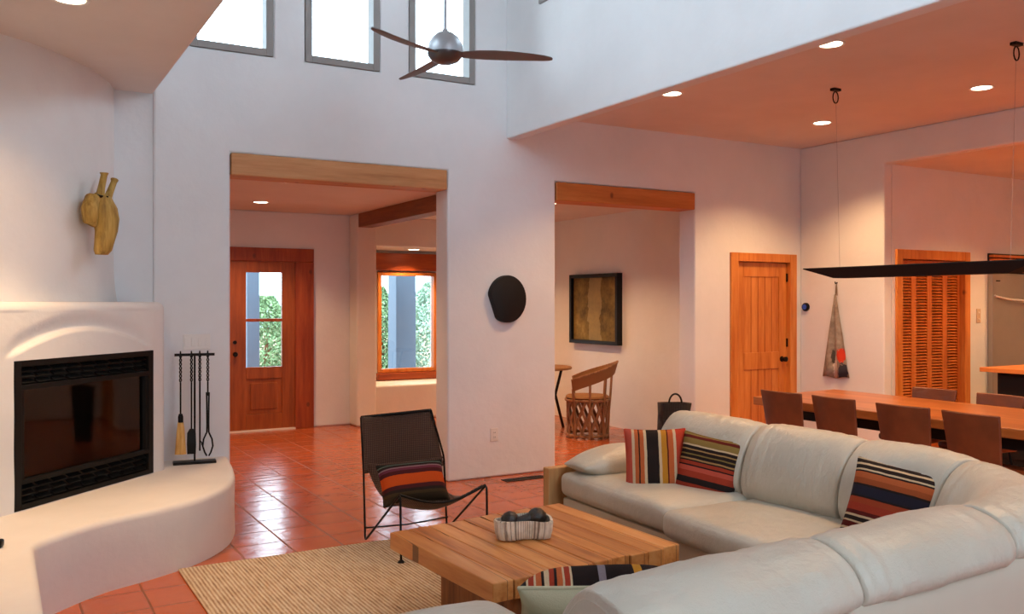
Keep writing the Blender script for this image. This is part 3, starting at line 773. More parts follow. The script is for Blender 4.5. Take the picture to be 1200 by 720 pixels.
# ------------------------------------------------------------ linear pendant
pn = empty('linear_pendant', (5.68, 4.0, 1.715), 'long black tray shaped pendant lamp hanging over the dining table', 'pendant lamp')
m = MB()
a = [(5.535, 3.12), (5.825, 3.12), (5.825, 4.97), (5.535, 4.97)]; b = [(5.61, 3.36), (5.75, 3.36), (5.75, 4.74), (5.61, 4.74)]
m.loft([[Vector((x, y, 1.715)) for x, y in b], [Vector((x, y, 1.788)) for x, y in a], [Vector((x, y, 1.796)) for x, y in a]])
m.build('lamp_shade', m_plain('pendant_black', '#10151a', .7, 0, .2), pn, bevel=.002)
for y, y2 in ((4.75, 4.79), (3.40, 3.36)):
    m = MB(); m.tube([(5.70, y, 1.79), (5.70, y2, 3.19)], .0013, 6); m.build('cable', FANM, pn, smooth=60)
    m = MB(); m.box(5.66, 5.74, y2 - .02, y2 + .02, 3.18, 3.2); m.tube([(5.70 + .03 * math.cos(q), y2, 3.13 + .045 * math.sin(q)) for q in [2 * PI * k / 16 for k in range(17)]], .005, 6); m.build('ceiling_hook', IRON, pn, smooth=50)

# ------------------------------------------------------------ picture in the hall
pc = empty('framed_picture', (6.6, 9.24, 1.0), 'black shadow box frame with an ochre textured artwork on the hall wall', 'picture')
m = MB(); y0, y1, z0, z1 = 8.72, 9.76, 1.005, 1.887; fw = .045
for A in ((y0, y0 + fw, z0, z1), (y1 - fw, y1, z0, z1), (y0 + fw, y1 - fw, z0, z0 + fw), (y0 + fw, y1 - fw, z1 - fw, z1)): m.box(6.52, 6.6, *A)
m.build('frame', BLACKM, pc, bevel=.002)
t = NT('ochre_artwork'); v = t.obj(); f = t.noise(v, 3, 6, .7); c = t.ramp(f, [(.3, '#3c3220'), (.45, '#6b5a34'), (.6, '#8a7440'), (.75, '#a89458')])
o_ = t.sep(v); g_ = t.math('ABSOLUTE', t.math('ADD', o_[1], t.math('MULTIPLY', t.math('SUBTRACT', t.noise(v, 4, 3), .5), .25)))
c = t.mix(t.math('MULTIPLY', t.math('LESS_THAN', g_, .14), .45), c, '#b3a274'); t.base(c); t.rough(.8, 0, .2)
m = MB(); m.box(6.565, 6.575, y0 + fw, y1 - fw, z0 + fw, z1 - fw); m.build('artwork', t.m, pc)

# ------------------------------------------------------------ barrel chair + round table
CEDAR = m_wood('cedar_strips', ['#6e482c', '#956a45', '#ad8058'], 'Z', 2, .7)
HIDE = m_plain('tan_hide', '#94683f', .65, 0, .3, bs=14)
bc = empty('barrel_chair', (5.86, 8.40, 0), 'rustic barrel chair with crossed cedar strips and curved back in the far room', 'chair')
cx, cy = 5.86, 8.40
def circ(r, a, z): return Vector((cx + r * math.cos(a), cy + r * math.sin(a), z))
BK = R(-35)      # direction of the highest point of the back
m = MB(); m.lathe([(.0, .44), (.235, .44), (.25, .455), (.235, .475), (0, .48)], (cx, cy, 0), 28); m.build('seat', HIDE, bc, smooth=50)
m = MB()
for k in range(14):
    a = 2 * PI * k / 14
    for sg in (-1, 1):
        for q in (0, .06):
            p = circ(.235, a + q, .44); p2 = circ(.225, a + q + sg * .75, .03); mid = (p + p2) / 2; dd = (mid - Vector((cx, cy, mid.z))); mid += dd.normalized() * (.23 - dd.length) * .9
            m.tube([p, mid, p2], .011, 5)
m.build('lattice', CEDAR, bc, smooth=60)
for z, r in ((.03, .235), (.425, .245)): m = MB(); m.tube([circ(r, 2 * PI * k / 28, z) for k in range(29)], .016, 6); m.build('hoop', CEDAR, bc, smooth=60)
def back_h(a):
    d_ = abs((a - BK + PI) % (2 * PI) - PI); t_ = min(1, d_ / R(125)); return .86 - .20 * t_ ** 1.2
angs = [BK + R(-125 + 250 * k / 30) for k in range(31)]
m = MB(); m.loft([[circ(.27 + .03 * (1 - abs(k - 15) / 15), a, back_h(a) - .13), circ(.285 + .03 * (1 - abs(k - 15) / 15), a, back_h(a) - .13), circ(.31 + .04 * (1 - abs(k - 15) / 15), a, back_h(a)), circ(.293 + .04 * (1 - abs(k - 15) / 15), a, back_h(a))] for k, a in enumerate(angs)]); m.build('backrest', HIDE, bc, smooth=40)
m = MB(); m.tube([circ(.302 + .04 * (1 - abs(k - 15) / 15), a, back_h(a)) for k, a in enumerate(angs)], .012, 6); m.build('top_rail', CEDAR, bc, smooth=60)
for k in (0, 5, 10, 15, 20, 25, 30):
    a = angs[k]; m = MB(); m.tube([circ(.235, a, .0), circ(.245, a, .3), circ(.26, a, .45), circ(.28, a, back_h(a) - .1)], .014, 6); m.build('post', CEDAR, bc, smooth=60)
rt = empty('round_side_table', (5.74, 9.28, 0), 'small round leather topped table behind the barrel chair', 'table')
m = MB(); m.lathe([(0, .72), (.41, .72), (.42, .735), (.41, .75), (0, .752)], (5.74, 9.28, 0), 36); m.build('tabletop', HIDE, rt, smooth=40)
for k in range(3):
    a = 2 * PI * k / 3 - .35; c = Vector((5.74, 9.28, 0)); dv = Vector((math.cos(a), math.sin(a), 0)); m = MB(); m.tube([c + dv * .30 + Vector((0, 0, .72)), c + dv * .22 + Vector((0, 0, .4)), c + dv * .32], .018, 8); m.build('leg', BRONZE, rt, smooth=60)
# black woven bag
bg = empty('woven_basket', (5.46, 6.42, 0), 'tall black woven basket with a hoop handle behind the sofa end', 'basket')
m = MB(); rings = []
for z, w, dd, sx in ((0, .09, .06, -.07), (.1, .10, .065, -.06), (.3, .115, .07, -.04), (.5, .13, .075, -.01), (.60, .14, .08, .0), (.60, .125, .068, .0), (.5, .118, .064, -.01), (.1, .085, .05, -.06)):
    ring = []
    for k in range(24):
        a = 2 * PI * k / 24; ca, sa = math.cos(a), math.sin(a)
        px_ = math.copysign(abs(ca) ** .6, ca) * w; py_ = math.copysign(abs(sa) ** .6, sa) * dd
        ring.append(Vector((5.46 + sx + px_ * .87, 6.42 + py_ - px_ * .45, z)))
    rings.append(ring)
m.loft(rings); m.build('body', WICKER, bg, smooth=60)
m = MB(); m.tube([Vector((5.47 + .06 * math.cos(a) * .87, 6.42 - .06 * math.cos(a) * .45, .595 + .085 * math.sin(a))) for a in [PI * k / 14 for k in range(15)]], .009, 8); m.build('handle', BLACKM, bg, smooth=60)

# ------------------------------------------------------------ dining table and chairs
TT = m_wood('dining_table_wood', ['#7c421e', '#9a5828', '#b06c38'], 'Y', .8, .3, spec=.5)
dt = empty('dining_table', (5.97, 4.15, 0), 'long reddish brown wooden dining table below the black pendant', 'table')
m = MB(); m.prism([(5.43, 2.7), (6.50, 2.7), (6.52, 5.50), (5.43, 5.40)], .685, .75); m.build('tabletop', TT, dt, bevel=.006)
for x, y in ((5.55, 5.24), (6.38, 5.30), (5.55, 2.85), (6.38, 2.85)):
    m = MB(); m.box(x - .045, x + .045, y - .045, y + .045, 0, .685); m.build('leg', m_wood('dark_leg_wood', ['#35190d', '#4a2413', '#5a2f1a'], 'Z', 1, .5) if x == 5.55 and y > 4 else bpy.data.materials['dark_leg_wood'], dt, bevel=.004)
m = MB(); m.box(5.60, 6.34, 5.22, 5.26, .60, .685); m.box(5.60, 6.34, 2.83, 2.87, .60, .685); m.box(5.53, 5.57, 2.9, 5.2, .60, .685); m.box(6.36, 6.40, 2.9, 5.2, .60, .685); m.build('apron_rail', BLACKM, dt)
def dining_chair():
    t = empty('dining_chair', (0, 0, 0))     # faces +X, back at -X
    m = MB(); m.puff(.21, .20, .03, .025, 8, (0, 0, .012), Matrix.Translation((.0, 0, .46))); m.build('seat', DLEATHER, t, smooth=60, local=True)
    m = MB(); g = []
    for side in (0, 1):
        pass
    rows = []
    N = 12
    for j in range(11):
        v_ = j / 10; z = .42 + .44 * v_; w = .168 + .03 * v_
        ring = []
        for k in range(N + 1):
            u = -1 + 2 * k / N; ring.append(Vector((-.20 - .07 * v_ - .035 * (1 - u * u), w * u, z)))
        for k in range(N, -1, -1):
            u = -1 + 2 * k / N; ring.append(Vector((-.20 - .07 * v_ - .035 * (1 - u * u) + .028 - .012 * abs(u) ** 6, w * u, z)))
        rows.append(ring)
    m.loft(rows); m.build('backrest', DLEATHER, t, smooth=50, local=True, bevel=.006)
    for sx, sy in ((1, 1), (1, -1), (-1, 1), (-1, -1)):
        m = MB(); m.tube([(.14 * sx, .15 * sy, .44), (.20 * sx, .19 * sy, 0)], .012, 8); m.build('leg', BLACK, t, smooth=60, local=True)
    return t
dc = dining_chair()
cl = [(5.20, 4.90, 0, 'brown leather dining chair behind the sofa, nearest the pine door'), (5.21, 4.40, 0, 'brown leather dining chair behind the sofa, second from the pine door'),
      (5.20, 3.85, 0, 'brown leather dining chair behind the sofa, third from the pine door'), (5.19, 3.34, 0, 'brown leather dining chair behind the sofa corner, nearest the camera')]
for i, (x, y, rz, lab) in enumerate(cl + [(6.76, 4.66, PI, 'brown leather dining chair across the table in front of the louvred door'), (6.76, 4.12, PI, 'brown leather dining chair across the table in front of the kitchen island')]):
    c = dc if i == 0 else copy_tree(dc)
    c.location = (x + (.27 if rz == 0 else -.27), y, -.02 if rz == 0 else -.06); c.rotation_euler = (0, 0, rz + R([2, -2, 3, -3, 2, -3][i]))
    c.location.z = 0
    tag(c, lab, 'chair', 'dining chairs around the long table')
    if rz: c.scale = (1, 1, .945)
    else: c.scale = (1, 1, .985)

# ------------------------------------------------------------ kitchen
fr = empty('refrigerator', (9.75, 5.8, 0), 'tall stainless steel refrigerator with wooden grille above, beside the louvred door', 'refrigerator')
m = MB(); m.box(9.30, 10.25, 5.74, 5.799, .1, 1.84); m.build('door', STEEL, fr, bevel=.006)
m = MB(); m.box(9.30, 10.25, 5.76, 5.799, 0, .095); m.build('toe_kick', BLACKM, fr)
m = MB()
for k in range(5): m.box(9.30, 10.25, 5.73, 5.78, 1.855 + k * .04, 1.882 + k * .04)
m.build('grille', LOUV, fr, bevel=.003)
m = MB(); m.box(9.30, 10.25, 5.79, 5.799, 1.845, 2.06); m.build('grille_back', BLACKM, fr)
m = MB(); m.tube([(9.33, 5.735, 1.60), (9.5, 5.71, 1.565), (9.8, 5.70, 1.55), (10.2, 5.71, 1.55)], .014, 8); m.build('handle', CHROME, fr, smooth=60)
m = MB(); m.box(9.36, 9.43, 5.736, 5.741, 1.755, 1.768); m.build('badge', BLACKM, fr)
for x, lab in ((9.135, 'white light switch pair on the kitchen wall beside the refrigerator'),):
    t = empty('light_switch', (x, 5.8, 1.31), lab, 'light switch')
    m = MB(); m.box(x - .035, x + .035, 5.793, 5.801, 1.31, 1.46); m.build('cover_plate', m_plain('beige_plate', '#cbb59b', .5), t, bevel=.002)
    for z in (1.35, 1.42): m = MB(); m.lathe([(.009, 5.795), (.009, 5.785)], (x, 0, z), 10, 'Y'); m.build('button', PLASTIC, t, smooth=40)
ki = empty('kitchen_island', (8.9, 4.0, 0), 'kitchen island with orange wood worktop over a black cabinet', 'kitchen island')
m = MB(); m.box(7.94, 9.9, 2.9, 5.03, .885, .925); m.build('worktop', m_wood('island_wood', ['#b4622c', '#cc7a3c', '#dc9050'], 'Y', .8, .35), ki, bevel=.004)
m = MB(); m.box(8.06, 9.8, 3.0, 4.93, 0, .885); m.build('cabinet', BLACKM, ki, bevel=.004)
for a in (3.02, 3.66, 4.30):
    m = MB(); m.box(8.045, 8.06, a + .01, a + .6, .1, .86); m.build('cabinet_panel', BLACKM, ki, bevel=.004)

# ------------------------------------------------------------ rug
m = MB(); m.puff(1.01, 1.31, .008, .008, 24, mtx=Matrix.Translation((1.92, 4.04, .0085))); o = m.build('jute_rug', JUTE, smooth=60)
tag(o, 'large tan woven jute rug under the coffee table', 'rug')

# ------------------------------------------------------------ coffee table
CT = m_wood('coffee_table_wood', ['#854a1e', '#bf7a3e', '#d69656', '#e2aa70'], 'Y', .7, .38, planks=(.105, 0), spec=.45)
CTE = m_wood('coffee_table_block', ['#5e3418', '#8c5429', '#a86a38'], 'Z', .8, .55)
ct = empty('coffee_table', (2.22, 3.68, .0165), 'low square coffee table of thick reclaimed wooden planks', 'coffee table')
m = MB()
q4 = [(1.73, 3.145), (2.77, 3.215), (2.755, 4.225), (1.68, 4.10)]
nb = 10; cuts = [i / nb for i in range(nb + 1)]
for i in range(nb):
    u0, u1 = cuts[i] + .002, cuts[i + 1] - .002
    L = lambda a, b, t: (a[0] + (b[0] - a[0]) * t, a[1] + (b[1] - a[1]) * t)
    e0 = random.uniform(-.012, .008); e1 = random.uniform(-.008, .008); dz = random.uniform(-.0015, .0015)
    a, b = L(q4[0], q4[1], u0), L(q4[0], q4[1], u1); c, d = L(q4[3], q4[2], u1), L(q4[3], q4[2], u0)
    m.prism([(a[0], a[1] + e0), (b[0], b[1] + e0), (c[0], c[1] + e1), (d[0], d[1] + e1)], .318, .40 + dz)
m.build('tabletop', CT, ct, bevel=.005)
m = MB(); m.box(1.90, 2.12, 3.28, 3.98, .0165, .318); m.build('leg', CTE, ct, bevel=.01)
m = MB(); m.box(2.38, 2.60, 3.33, 4.03, .0165, .318); m.build('leg', CTE, ct, bevel=.01)
# fluted bowl
FLUTE = m_plain('cream_stoneware', '#d9cfbd', .6, 0, .4, bs=30)
t = NT('cream_fluted_stoneware'); v = t.obj(); f = t.noise(v, 20, 4); o_ = t.sep(t.obj(loc=(-2.205, -3.70, 0))); g_ = t.math('FRACT', t.math('MULTIPLY', t.math('ARCTAN2', o_[1], o_[0]), 48 / (2 * PI))); g_ = t.math('LESS_THAN', t.math('ADD', g_, t.math('MULTIPLY', t.math('SUBTRACT', f, .5), .25)), .26)  # brown glaze lines by angle, also strengthening weak groove shade in the colour
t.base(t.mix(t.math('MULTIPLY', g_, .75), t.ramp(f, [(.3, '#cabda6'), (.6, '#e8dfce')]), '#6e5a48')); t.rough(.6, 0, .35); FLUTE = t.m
bw = Vector((2.205, 3.70, .402)); ca, sa = math.cos(R(-26)), math.sin(R(-26))
m = MB(); 
def outline(a, k, fl=1):
    rx = .142 * (1 + .0 * a); ry = .088
    c_, s_ = math.cos(a), math.sin(a)
    x = math.copysign(abs(c_) ** .62, c_) * rx; y = math.copysign(abs(s_) ** .62, s_) * ry
    y += .024 * math.cos(x / .142 * PI * .9 - .6) - .012
    f_ = k * (1 - fl * .10 * abs(math.sin(a * 19)) ** 6); x *= f_; y *= f_
    return Vector((bw.x + x * ca - y * sa, bw.y + x * sa + y * ca, 0))
N = 276; rings = []
for k, z, fl in ((.80, 0, 1), (.92, .006, 1), (.97, .04, 1), (1.0, .084, 1), (.985, .09, .4), (.90, .09, 0), (.87, .05, 0), (.84, .014, 0), (.4, .010, 0)):
    rings.append([outline(2 * PI * i / N, k, fl) + Vector((0, 0, bw.z + z + .006 * math.sin(4 * PI * i / N) * (z / .09))) for i in range(N)])
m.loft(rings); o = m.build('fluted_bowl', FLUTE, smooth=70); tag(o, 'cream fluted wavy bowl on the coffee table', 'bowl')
DK = m_plain('dark_carved_stone', '#120d0b', .3, 0, .6, bs=120, bst=.8)
def loc2(a, b, z): return Vector((bw.x + a * ca - b * sa, bw.y + a * sa + b * ca, bw.z + z))
cs = empty('carved_stone_knot', tuple(loc2(0, 0, .02)), 'dark carved double ended ornament resting in the fluted bowl', 'ornament')
m = MB(); m.ellipsoid(tuple(loc2(-.062, .0, .082)), (.044, .042, .038), 24, 14, .10, 5); m.build('left_knob' if 0 else 'knob', DK, cs, smooth=80)
m = MB(); m.ellipsoid(tuple(loc2(.068, .01, .088)), (.048, .045, .044), 24, 14, .12, 5); m.build('knob', DK, cs, smooth=80)
m = MB(); m.tube([loc2(-.05, 0, .07), loc2(-.01, -.012, .075), loc2(.03, .0, .085), (loc2(.06, .01, .09))], [.03, .024, .026, .03], 14); m.tube([loc2(-.05, .02, .05), loc2(0, .02, .045), loc2(.06, .02, .05)], [.02, .025, .02], 10); m.build('stem', DK, cs, smooth=80)

# ------------------------------------------------------------ woven sling chair
sc_ = empty('sling_chair', (2.33, 5.1, 0), 'low brown woven leather sling chair on thin black iron legs', 'chair')
NEAR = [(2.03, 5.42, .795), (2.045, 5.40, .45), (2.04, 5.385, .028), (2.045, 5.33, .02), (2.05, 4.90, .38), (2.05, 4.85, .395), (2.05, 4.84, .36), (2.05, 4.835, .02)]
FAR = [(2.51, 5.40, .815), (2.60, 5.39, .45), (2.62, 5.385, .028), (2.62, 5.33, .02), (2.62, 4.90, .38), (2.62, 4.85, .395), (2.62, 4.84, .36), (2.62, 4.835, .02)]
def rounded(pts, r=.035):
    out = [pts[0]]
    for a, b, c in zip(pts, pts[1:], pts[2:]):
        A, B, C_ = Vector(a), Vector(b), Vector(c); d1 = (A - B); d2 = (C_ - B); k = min(r, d1.length * .45, d2.length * .45)
        p, q = B + d1.normalized() * k, B + d2.normalized() * k
        for t in (0, .25, .5, .75, 1): out.append(tuple(p * (1 - t) ** 2 + B * 2 * t * (1 - t) + q * t * t))
    out.append(pts[-1]); return out
NEAR = rounded([(2.03, 5.42, .795), (2.04, 5.40, .45), (2.045, 5.385, .015), (2.05, 4.83, .41), (2.05, 4.82, .02)])
FAR = rounded([(2.51, 5.40, .815), (2.60, 5.39, .50), (2.62, 5.385, .015), (2.62, 4.83, .41), (2.62, 4.82, .02)])
for P_ in (NEAR, FAR):
    m = MB(); m.tube(P_, .007, 8); m.build('side_frame', IRON, sc_, smooth=60)
    m = MB(); m.lathe([(.020, .017), (.020, .021), (.010, .032)], (P_[-1][0], P_[-1][1], 0), 12); m.build('foot', IRON, sc_, smooth=60)
m = MB(); m.tube([NEAR[0], FAR[0]], .009, 8); m.build('crossbar', IRON, sc_, smooth=60)
m = MB(); m.tube([(2.045, 5.37, .10), (2.33, 5.375, .085), (2.62, 5.37, .10)], .005, 8); m.build('lower_brace', IRON, sc_, smooth=60)
m = MB(); m.tube([(2.05 + .57 * k / 16, 4.845, .405 - .075 * math.sin(PI * k / 16)) for k in range(17)], .008, 8); m.build('front_cord', IRON, sc_, smooth=60)
m = MB()
rows = []
for j in range(13):
    v_ = j / 12; z = .80 - .36 * v_; xl = 2.03 + .012 * v_; xr = 2.515 + .085 * v_
    row = []
    for k in range(17):
        u = k / 16; row.append(Vector((xl + (xr - xl) * u, 5.41 - .02 * v_ - .0 + .035 * math.sin(PI * u) * (.4 + v_), z + .02 * u * (1 - v_) - .012 * math.sin(PI * u) * (1 - v_))))
    rows.append(row)
m.loft(rows, closed=False); o = m.build('back_sling', SLING, sc_, smooth=60); s_ = o.modifiers.new('t', 'SOLIDIFY'); s_.thickness = .007
m = MB(); rows = []
prof = smooth_path([(5.40, .50), (5.385, .42), (5.33, .345), (5.24, .305), (5.12, .293), (4.99, .315), (4.90, .355), (4.845, .405)], 4)
for j, (y, z) in enumerate(prof):
    row = []; jj = j / (len(prof) - 1); ins = .06 * math.sin(PI * jj) ** .8 + .01
    for k in range(15):
        u = k / 14; row.append(Vector((2.04 + ins + (.57 - 2 * ins) * u, y, z - math.sin(PI * u) * (.012 + .063 * jj))))
    rows.append(row)
m.loft(rows, closed=False); o = m.build('seat_sling', SLING, sc_, smooth=60); s_ = o.modifiers.new('t', 'SOLIDIFY'); s_.thickness = .007

# ------------------------------------------------------------ pillows
def pillow(name, lab, centre, xdir, ydir, w, h, th, mat, back=None, parts=None, grp=None):
    X = Vector(xdir).normalized(); Y = Vector(ydir); Z = X.cross(Y).normalized(); Y = Z.cross(X).normalized()
    N = 22; 
    def side(sg):
        g = []
        for i in range(N + 1):
            row = []
            for j in range(N + 1):
                u = math.sin((2 * i / N - 1) * PI / 2); v_ = math.sin((2 * j / N - 1) * PI / 2)
                pin = 1 - .055 * ((1 - u * u) * (abs(v_) ** 2) + (1 - v_ * v_) * (abs(u) ** 2))
                t_ = th / 2 * ((1 - u ** 4) * (1 - v_ ** 4)) ** .55 + .003
                t_ += .006 * noise.noise(Vector((u * 2.3 + centre[0] * 5, v_ * 2.3, sg)))* (1 - u * u) * (1 - v_ * v_)
                row.append(Vector((u * w / 2 * pin, v_ * h / 2 * pin, sg * t_)))
            g.append(row)
        return g
    A, B = side(1), side(-1)
    m = MB(); m.loft(A, closed=False)
    mtx = Matrix((( X.x, Y.x, Z.x, centre[0]), (X.y, Y.y, Z.y, centre[1]), (X.z, Y.z, Z.z, centre[2]), (0, 0, 0, 1)))
    t = bpy.data.objects.new(name, None); COL.objects.link(t); t.matrix_world = mtx; tag(t, lab, 'pillow', grp)
    m.build('front_cover', mat, t, smooth=80, local=True)
    m = MB(); m.loft(B, closed=False); m.build('back_cover', back or mat, t, smooth=80, local=True)
    m = MB(); ed = [A[i][0] for i in range(N + 1)] + [A[N][j] for j in range(1, N + 1)] + [A[i][N] for i in range(N - 1, -1, -1)] + [A[0][j] for j in range(N - 1, 0, -1)]
    ed = [Vector((p.x, p.y, 0)) for p in ed]; m.tube(ed + [ed[0]], .006, 6); m.build('seam', back or mat, t, smooth=80, local=True)
    return t
def bands(seq):
    tot = sum(w for w, c in seq); x = 0; out = []
    for w, c in seq: out.append((x / tot, c)); x += w
    return out
K, RD, OR, CR, MR, OL, PK, GD, TN, NV = '#2b2322', '#a8402c', '#c4673a', '#d8c09c', '#5e1f1c', '#8a7440', '#c85a48', '#c98a2e', '#b08b58', '#2a2a38'
P1 = m_stripes('kilim_vertical', bands([(8, PK), (2, CR), (3, OR), (1, K), (3, OR), (2, CR), (9, K), (2, CR), (4, GD), (1, MR), (4, OR), (2, CR), (8, '#c2452f'), (1, CR), (2, OR)]), 0, .40)
P2 = m_stripes('kilim_olive', bands([(2, MR), (2, K), (1, CR), (3, MR), (3, RD), (4, K), (4, RD), (3, PK), (1, K), (2, RD), (1, K), (1, TN), (2, K), (1, OL), (2, K), (1, TN), (2, K), (1, CR), (4, OL), (2, MR), (4, OL)]), 1, .40)
P3 = m_stripes('kilim_dark', bands([(4, TN), (2, K), (1, CR), (3, MR), (1, CR), (2, K), (1, CR), (2, MR), (4, RD), (3, '#a8482c'), (1, K), (5, NV), (1, K), (3, '#a85630'), (3, OR), (1, K), (1, CR), (2, K), (1, CR), (2, K), (1, CR), (3, K)]), 1, .42)
P4 = m_stripes('kilim_throw', bands(list(reversed([(3, K), (1, CR), (2, RD), (1, CR), (2, OR), (1, K), (2, CR), (2, RD), (1, K), (2, OR), (1, CR), (2, RD), (1, CR), (10, '#241c1c'), (3, '#8a8088'), (11, '#241c1c'), (3, GD), (10, '#2a201e'), (3, PK), (8, '#2a201e')]))), 0, .56)
P5 = m_stripes('kilim_lumbar', bands([(5, '#3c3020'), (2, '#4a3a24'), (2, '#2b2320'), (3, '#4c1f22'), (8, '#c8501c'), (3, '#4c1f22'), (2, '#6a3040'), (1, '#8a6a70'), (2, K), (1, '#5a6a60'), (3, '#1f2320')]), 1, .28)
PALE = m_plain('pale_linen', '#c4bfa2', .9, 0, .1, bs=200, bst=.4, var=.05)
pillow('throw_pillow', 'pillow with red, cream and black upright stripes at the sofa end', (3.33, 4.08, .605), (.80, -.56, .02), (.18, .20, 1), .35, .37, .12, P1, grp=None)
pillow('throw_pillow', 'olive and red banded pillow leaning beside the upright striped one', (3.50, 3.83, .585), (.40, -.88, -.12), (.28, .06, 1), .36, .36, .13, P2)
pillow('throw_pillow', 'dark banded pillow with navy middle alone on the inner sofa corner', (3.52, 2.64, .605), (.28, -.93, -.12), (.34, .12, 1), .40, .36, .14, P3)
pillow('throw_pillow', 'striped pillow with pale linen back leaning on the near sofa back', (1.735, 2.39, .53), (-.865, .50, -.02), (-.41, -.71, .57), .56, .42, .20, P4, PALE)
pillow('lumbar_pillow', 'small orange and maroon pillow on the woven sling chair', (2.28, 5.17, .395), (1, -.12, .03), (0, .55, .8), .42, .27, .15, P5)

# ------------------------------------------------------------ sectional sofa
sofa = empty('sectional_sofa', (3.4, 3.0, 0), 'large cream leather corner sofa around the coffee table', 'sofa')
ridge = [(3.74, 4.64), (3.76, 4.0), (3.78, 3.3), (3.76, 2.75)]
arcp = []
cxr, cyr, ra = 3.10, 2.60, .66
for k in range(0, 10):
    a = R(8) - R(98) * k / 9; arcp.append((cxr + ra * math.cos(a), cyr + ra * math.sin(a)))
PATH = ridge[:-1] + [(3.765, 2.72)] + arcp[1:] + [(2.6, 1.915), (2.0, 1.88), (1.6, 1.855), (1.31, 1.84)]
PATH = smooth_path(PATH, 6)
SL = [0]
for a, b in zip(PATH, PATH[1:]): SL.append(SL[-1] + math.dist(a, b))
def pos(s):
    s = max(0, min(SL[-1] - 1e-6, s))
    i = max(k for k in range(len(SL)) if SL[k] <= s); i = min(i, len(PATH) - 2)
    t = (s - SL[i]) / max(1e-9, SL[i + 1] - SL[i]); a, b = PATH[i], PATH[i + 1]
    p = Vector((a[0] + (b[0] - a[0]) * t, a[1] + (b[1] - a[1]) * t, 0))
    i0, i1 = max(0, i - 2), min(len(PATH) - 1, i + 3); d = Vector((PATH[i1][0] - PATH[i0][0], PATH[i1][1] - PATH[i0][1], 0)).normalized()
    return p, Vector((d.y, -d.x, 0))       # inward normal (towards the table)
def s_at(x=None, y=None):
    return min(range(len(PATH)), key=lambda i: (abs(PATH[i][0] - x) if x else 0) + (abs(PATH[i][1] - y) if y else 0))
def sY(y): i = min(range(0, 40), key=lambda i: abs(PATH[i][1] - y)); return SL[i]
def sX(x): i = min(range(len(PATH) - 40, len(PATH)), key=lambda i: abs(PATH[i][0] - x)); return SL[i]
def topz(s): 
    f = s / SL[-1]; return .845 if f < .42 else (.845 - .045 * min(1, (f - .42) / .2))
CS = smooth_path([(.20, .44), (.235, .52), (.215, .64), (.15, .76), (.06, .835), (-.03, .835), (-.12, .79), (-.165, .715), (-.150, .66), (-.08, .635), (.04, .50), (.10, .44), (.20, .44)], 3)[:-1]
def sweep_cushion(s0, s1, name, n=64, puffk=1.0):
    m = MB(); rings = []
    for i in range(n + 1):
        t = -1 + 2 * i / n; t = math.sin(t * PI / 2) if abs(t) > 0 else 0
        s = (s0 + s1) / 2 + (s1 - s0) / 2 * t
        f = (max(0, 1 - abs(t) ** 7)) ** (1 / 3.2); f = .30 + .70 * f if abs(t) > .999 else max(f, .3)
        p, nn = pos(s); tz = topz(s)
        ring = []
        for (o, z) in CS:
            co, cz = .05, .64
            oo = co + (o - co) * (.86 + .14 * f) * (1 + .05 * (1 - t * t)); zz_ = cz + (z - cz) * (.90 + .10 * f) + (.012 * (1 - t * t) if z > .75 else 0)
            if f < .5: oo = co + (oo - co) * (.55 + f * .9); zz_ = cz + (zz_ - cz) * (.7 + .6 * f)
            zz_ = .44 + (zz_ - .44) * (tz - .44) / .40
            q = p + nn * oo; q.z = zz_
            e_ = abs(t) ** 3; q += nn * (.004 + .010 * e_) * noise.noise(Vector((s * 26, z * 5, 1.7))) + Vector((0, 0, (.003 + .005 * e_) * noise.noise(Vector((s * 22, o * 6, 8)))))
            q += nn * .012 * noise.noise(q * 5) + Vector((0, 0, .008 * noise.noise(q * 4 + Vector((3, 3, 3)))))
            ring.append(q)
        rings.append(ring)
    m.loft(rings); return m.build(name, LEATH, sofa, smooth=80)
def fseg(a, b): return (a + .004, b - .004)
sA0, sA1, sA2, sA3 = sY(4.42), sY(3.64), sY(2.94), sY(2.50)
sC1 = sX(3.05); sB1 = sX(2.14); sB2 = SL[-1]
# corner end index
for a, b in ((sA0, sA1), (sA1, sA2), (sA2, SL[min(range(len(PATH)), key=lambda i: math.dist(PATH[i], (3.72, 2.38)))]),
             (SL[min(range(len(PATH)), key=lambda i: math.dist(PATH[i], (3.72, 2.38)))], sC1), (sC1, sB1), (sB1, sB2)):
    sweep_cushion(*fseg(a, b), 'back_cushion')
# outer shell
m = MB(); rings = []
SH = [(-.13, .05), (-.155, .30), (-.150, .56), (-.14, .63), (-.12, .648), (-.03, .655), (.06, .60), (.10, .40), (.10, .05)]
n = 90
for i in range(n + 1):
    p, nn = pos(.10 + (SL[-1] - .10) * i / n); rings.append([Vector(((p + nn * o).x, (p + nn * o).y, z)) for o, z in SH])
m.loft(rings); m.build('back_frame', LEATHF, sofa, smooth=50)
# seat base + seats
def seat_box(x0, x1, y0, y1, z0, z1, name, r=.05, bz=.02, rz=0, mat=LEATH, nz=.006, n=14, seed=0):
    m = MB(); m.puff((x1 - x0) / 2, (y1 - y0) / 2, (z1 - z0) / 2, r, n, (.006, .006, bz), Matrix.Translation(((x0 + x1) / 2, (y0 + y1) / 2, (z0 + z1) / 2)) @ Matrix.Rotation(rz, 4, 'Z'), nz, seed)
    return m.build(name, mat, sofa, smooth=80)
seat_box(3.02, 3.70, 3.60, 4.66, .325, .475, 'seat_cushion', rz=R(-2.5), seed=1)
seat_box(2.95, 3.70, 2.62, 3.60, .315, .46, 'seat_cushion', rz=R(-2.5), seed=2)
seat_box(2.05, 3.60, 2.00, 2.64, .315, .45, 'seat_cushion', seed=3)
seat_box(1.25, 2.06, 1.95, 2.62, .315, .45, 'seat_cushion', seed=4)
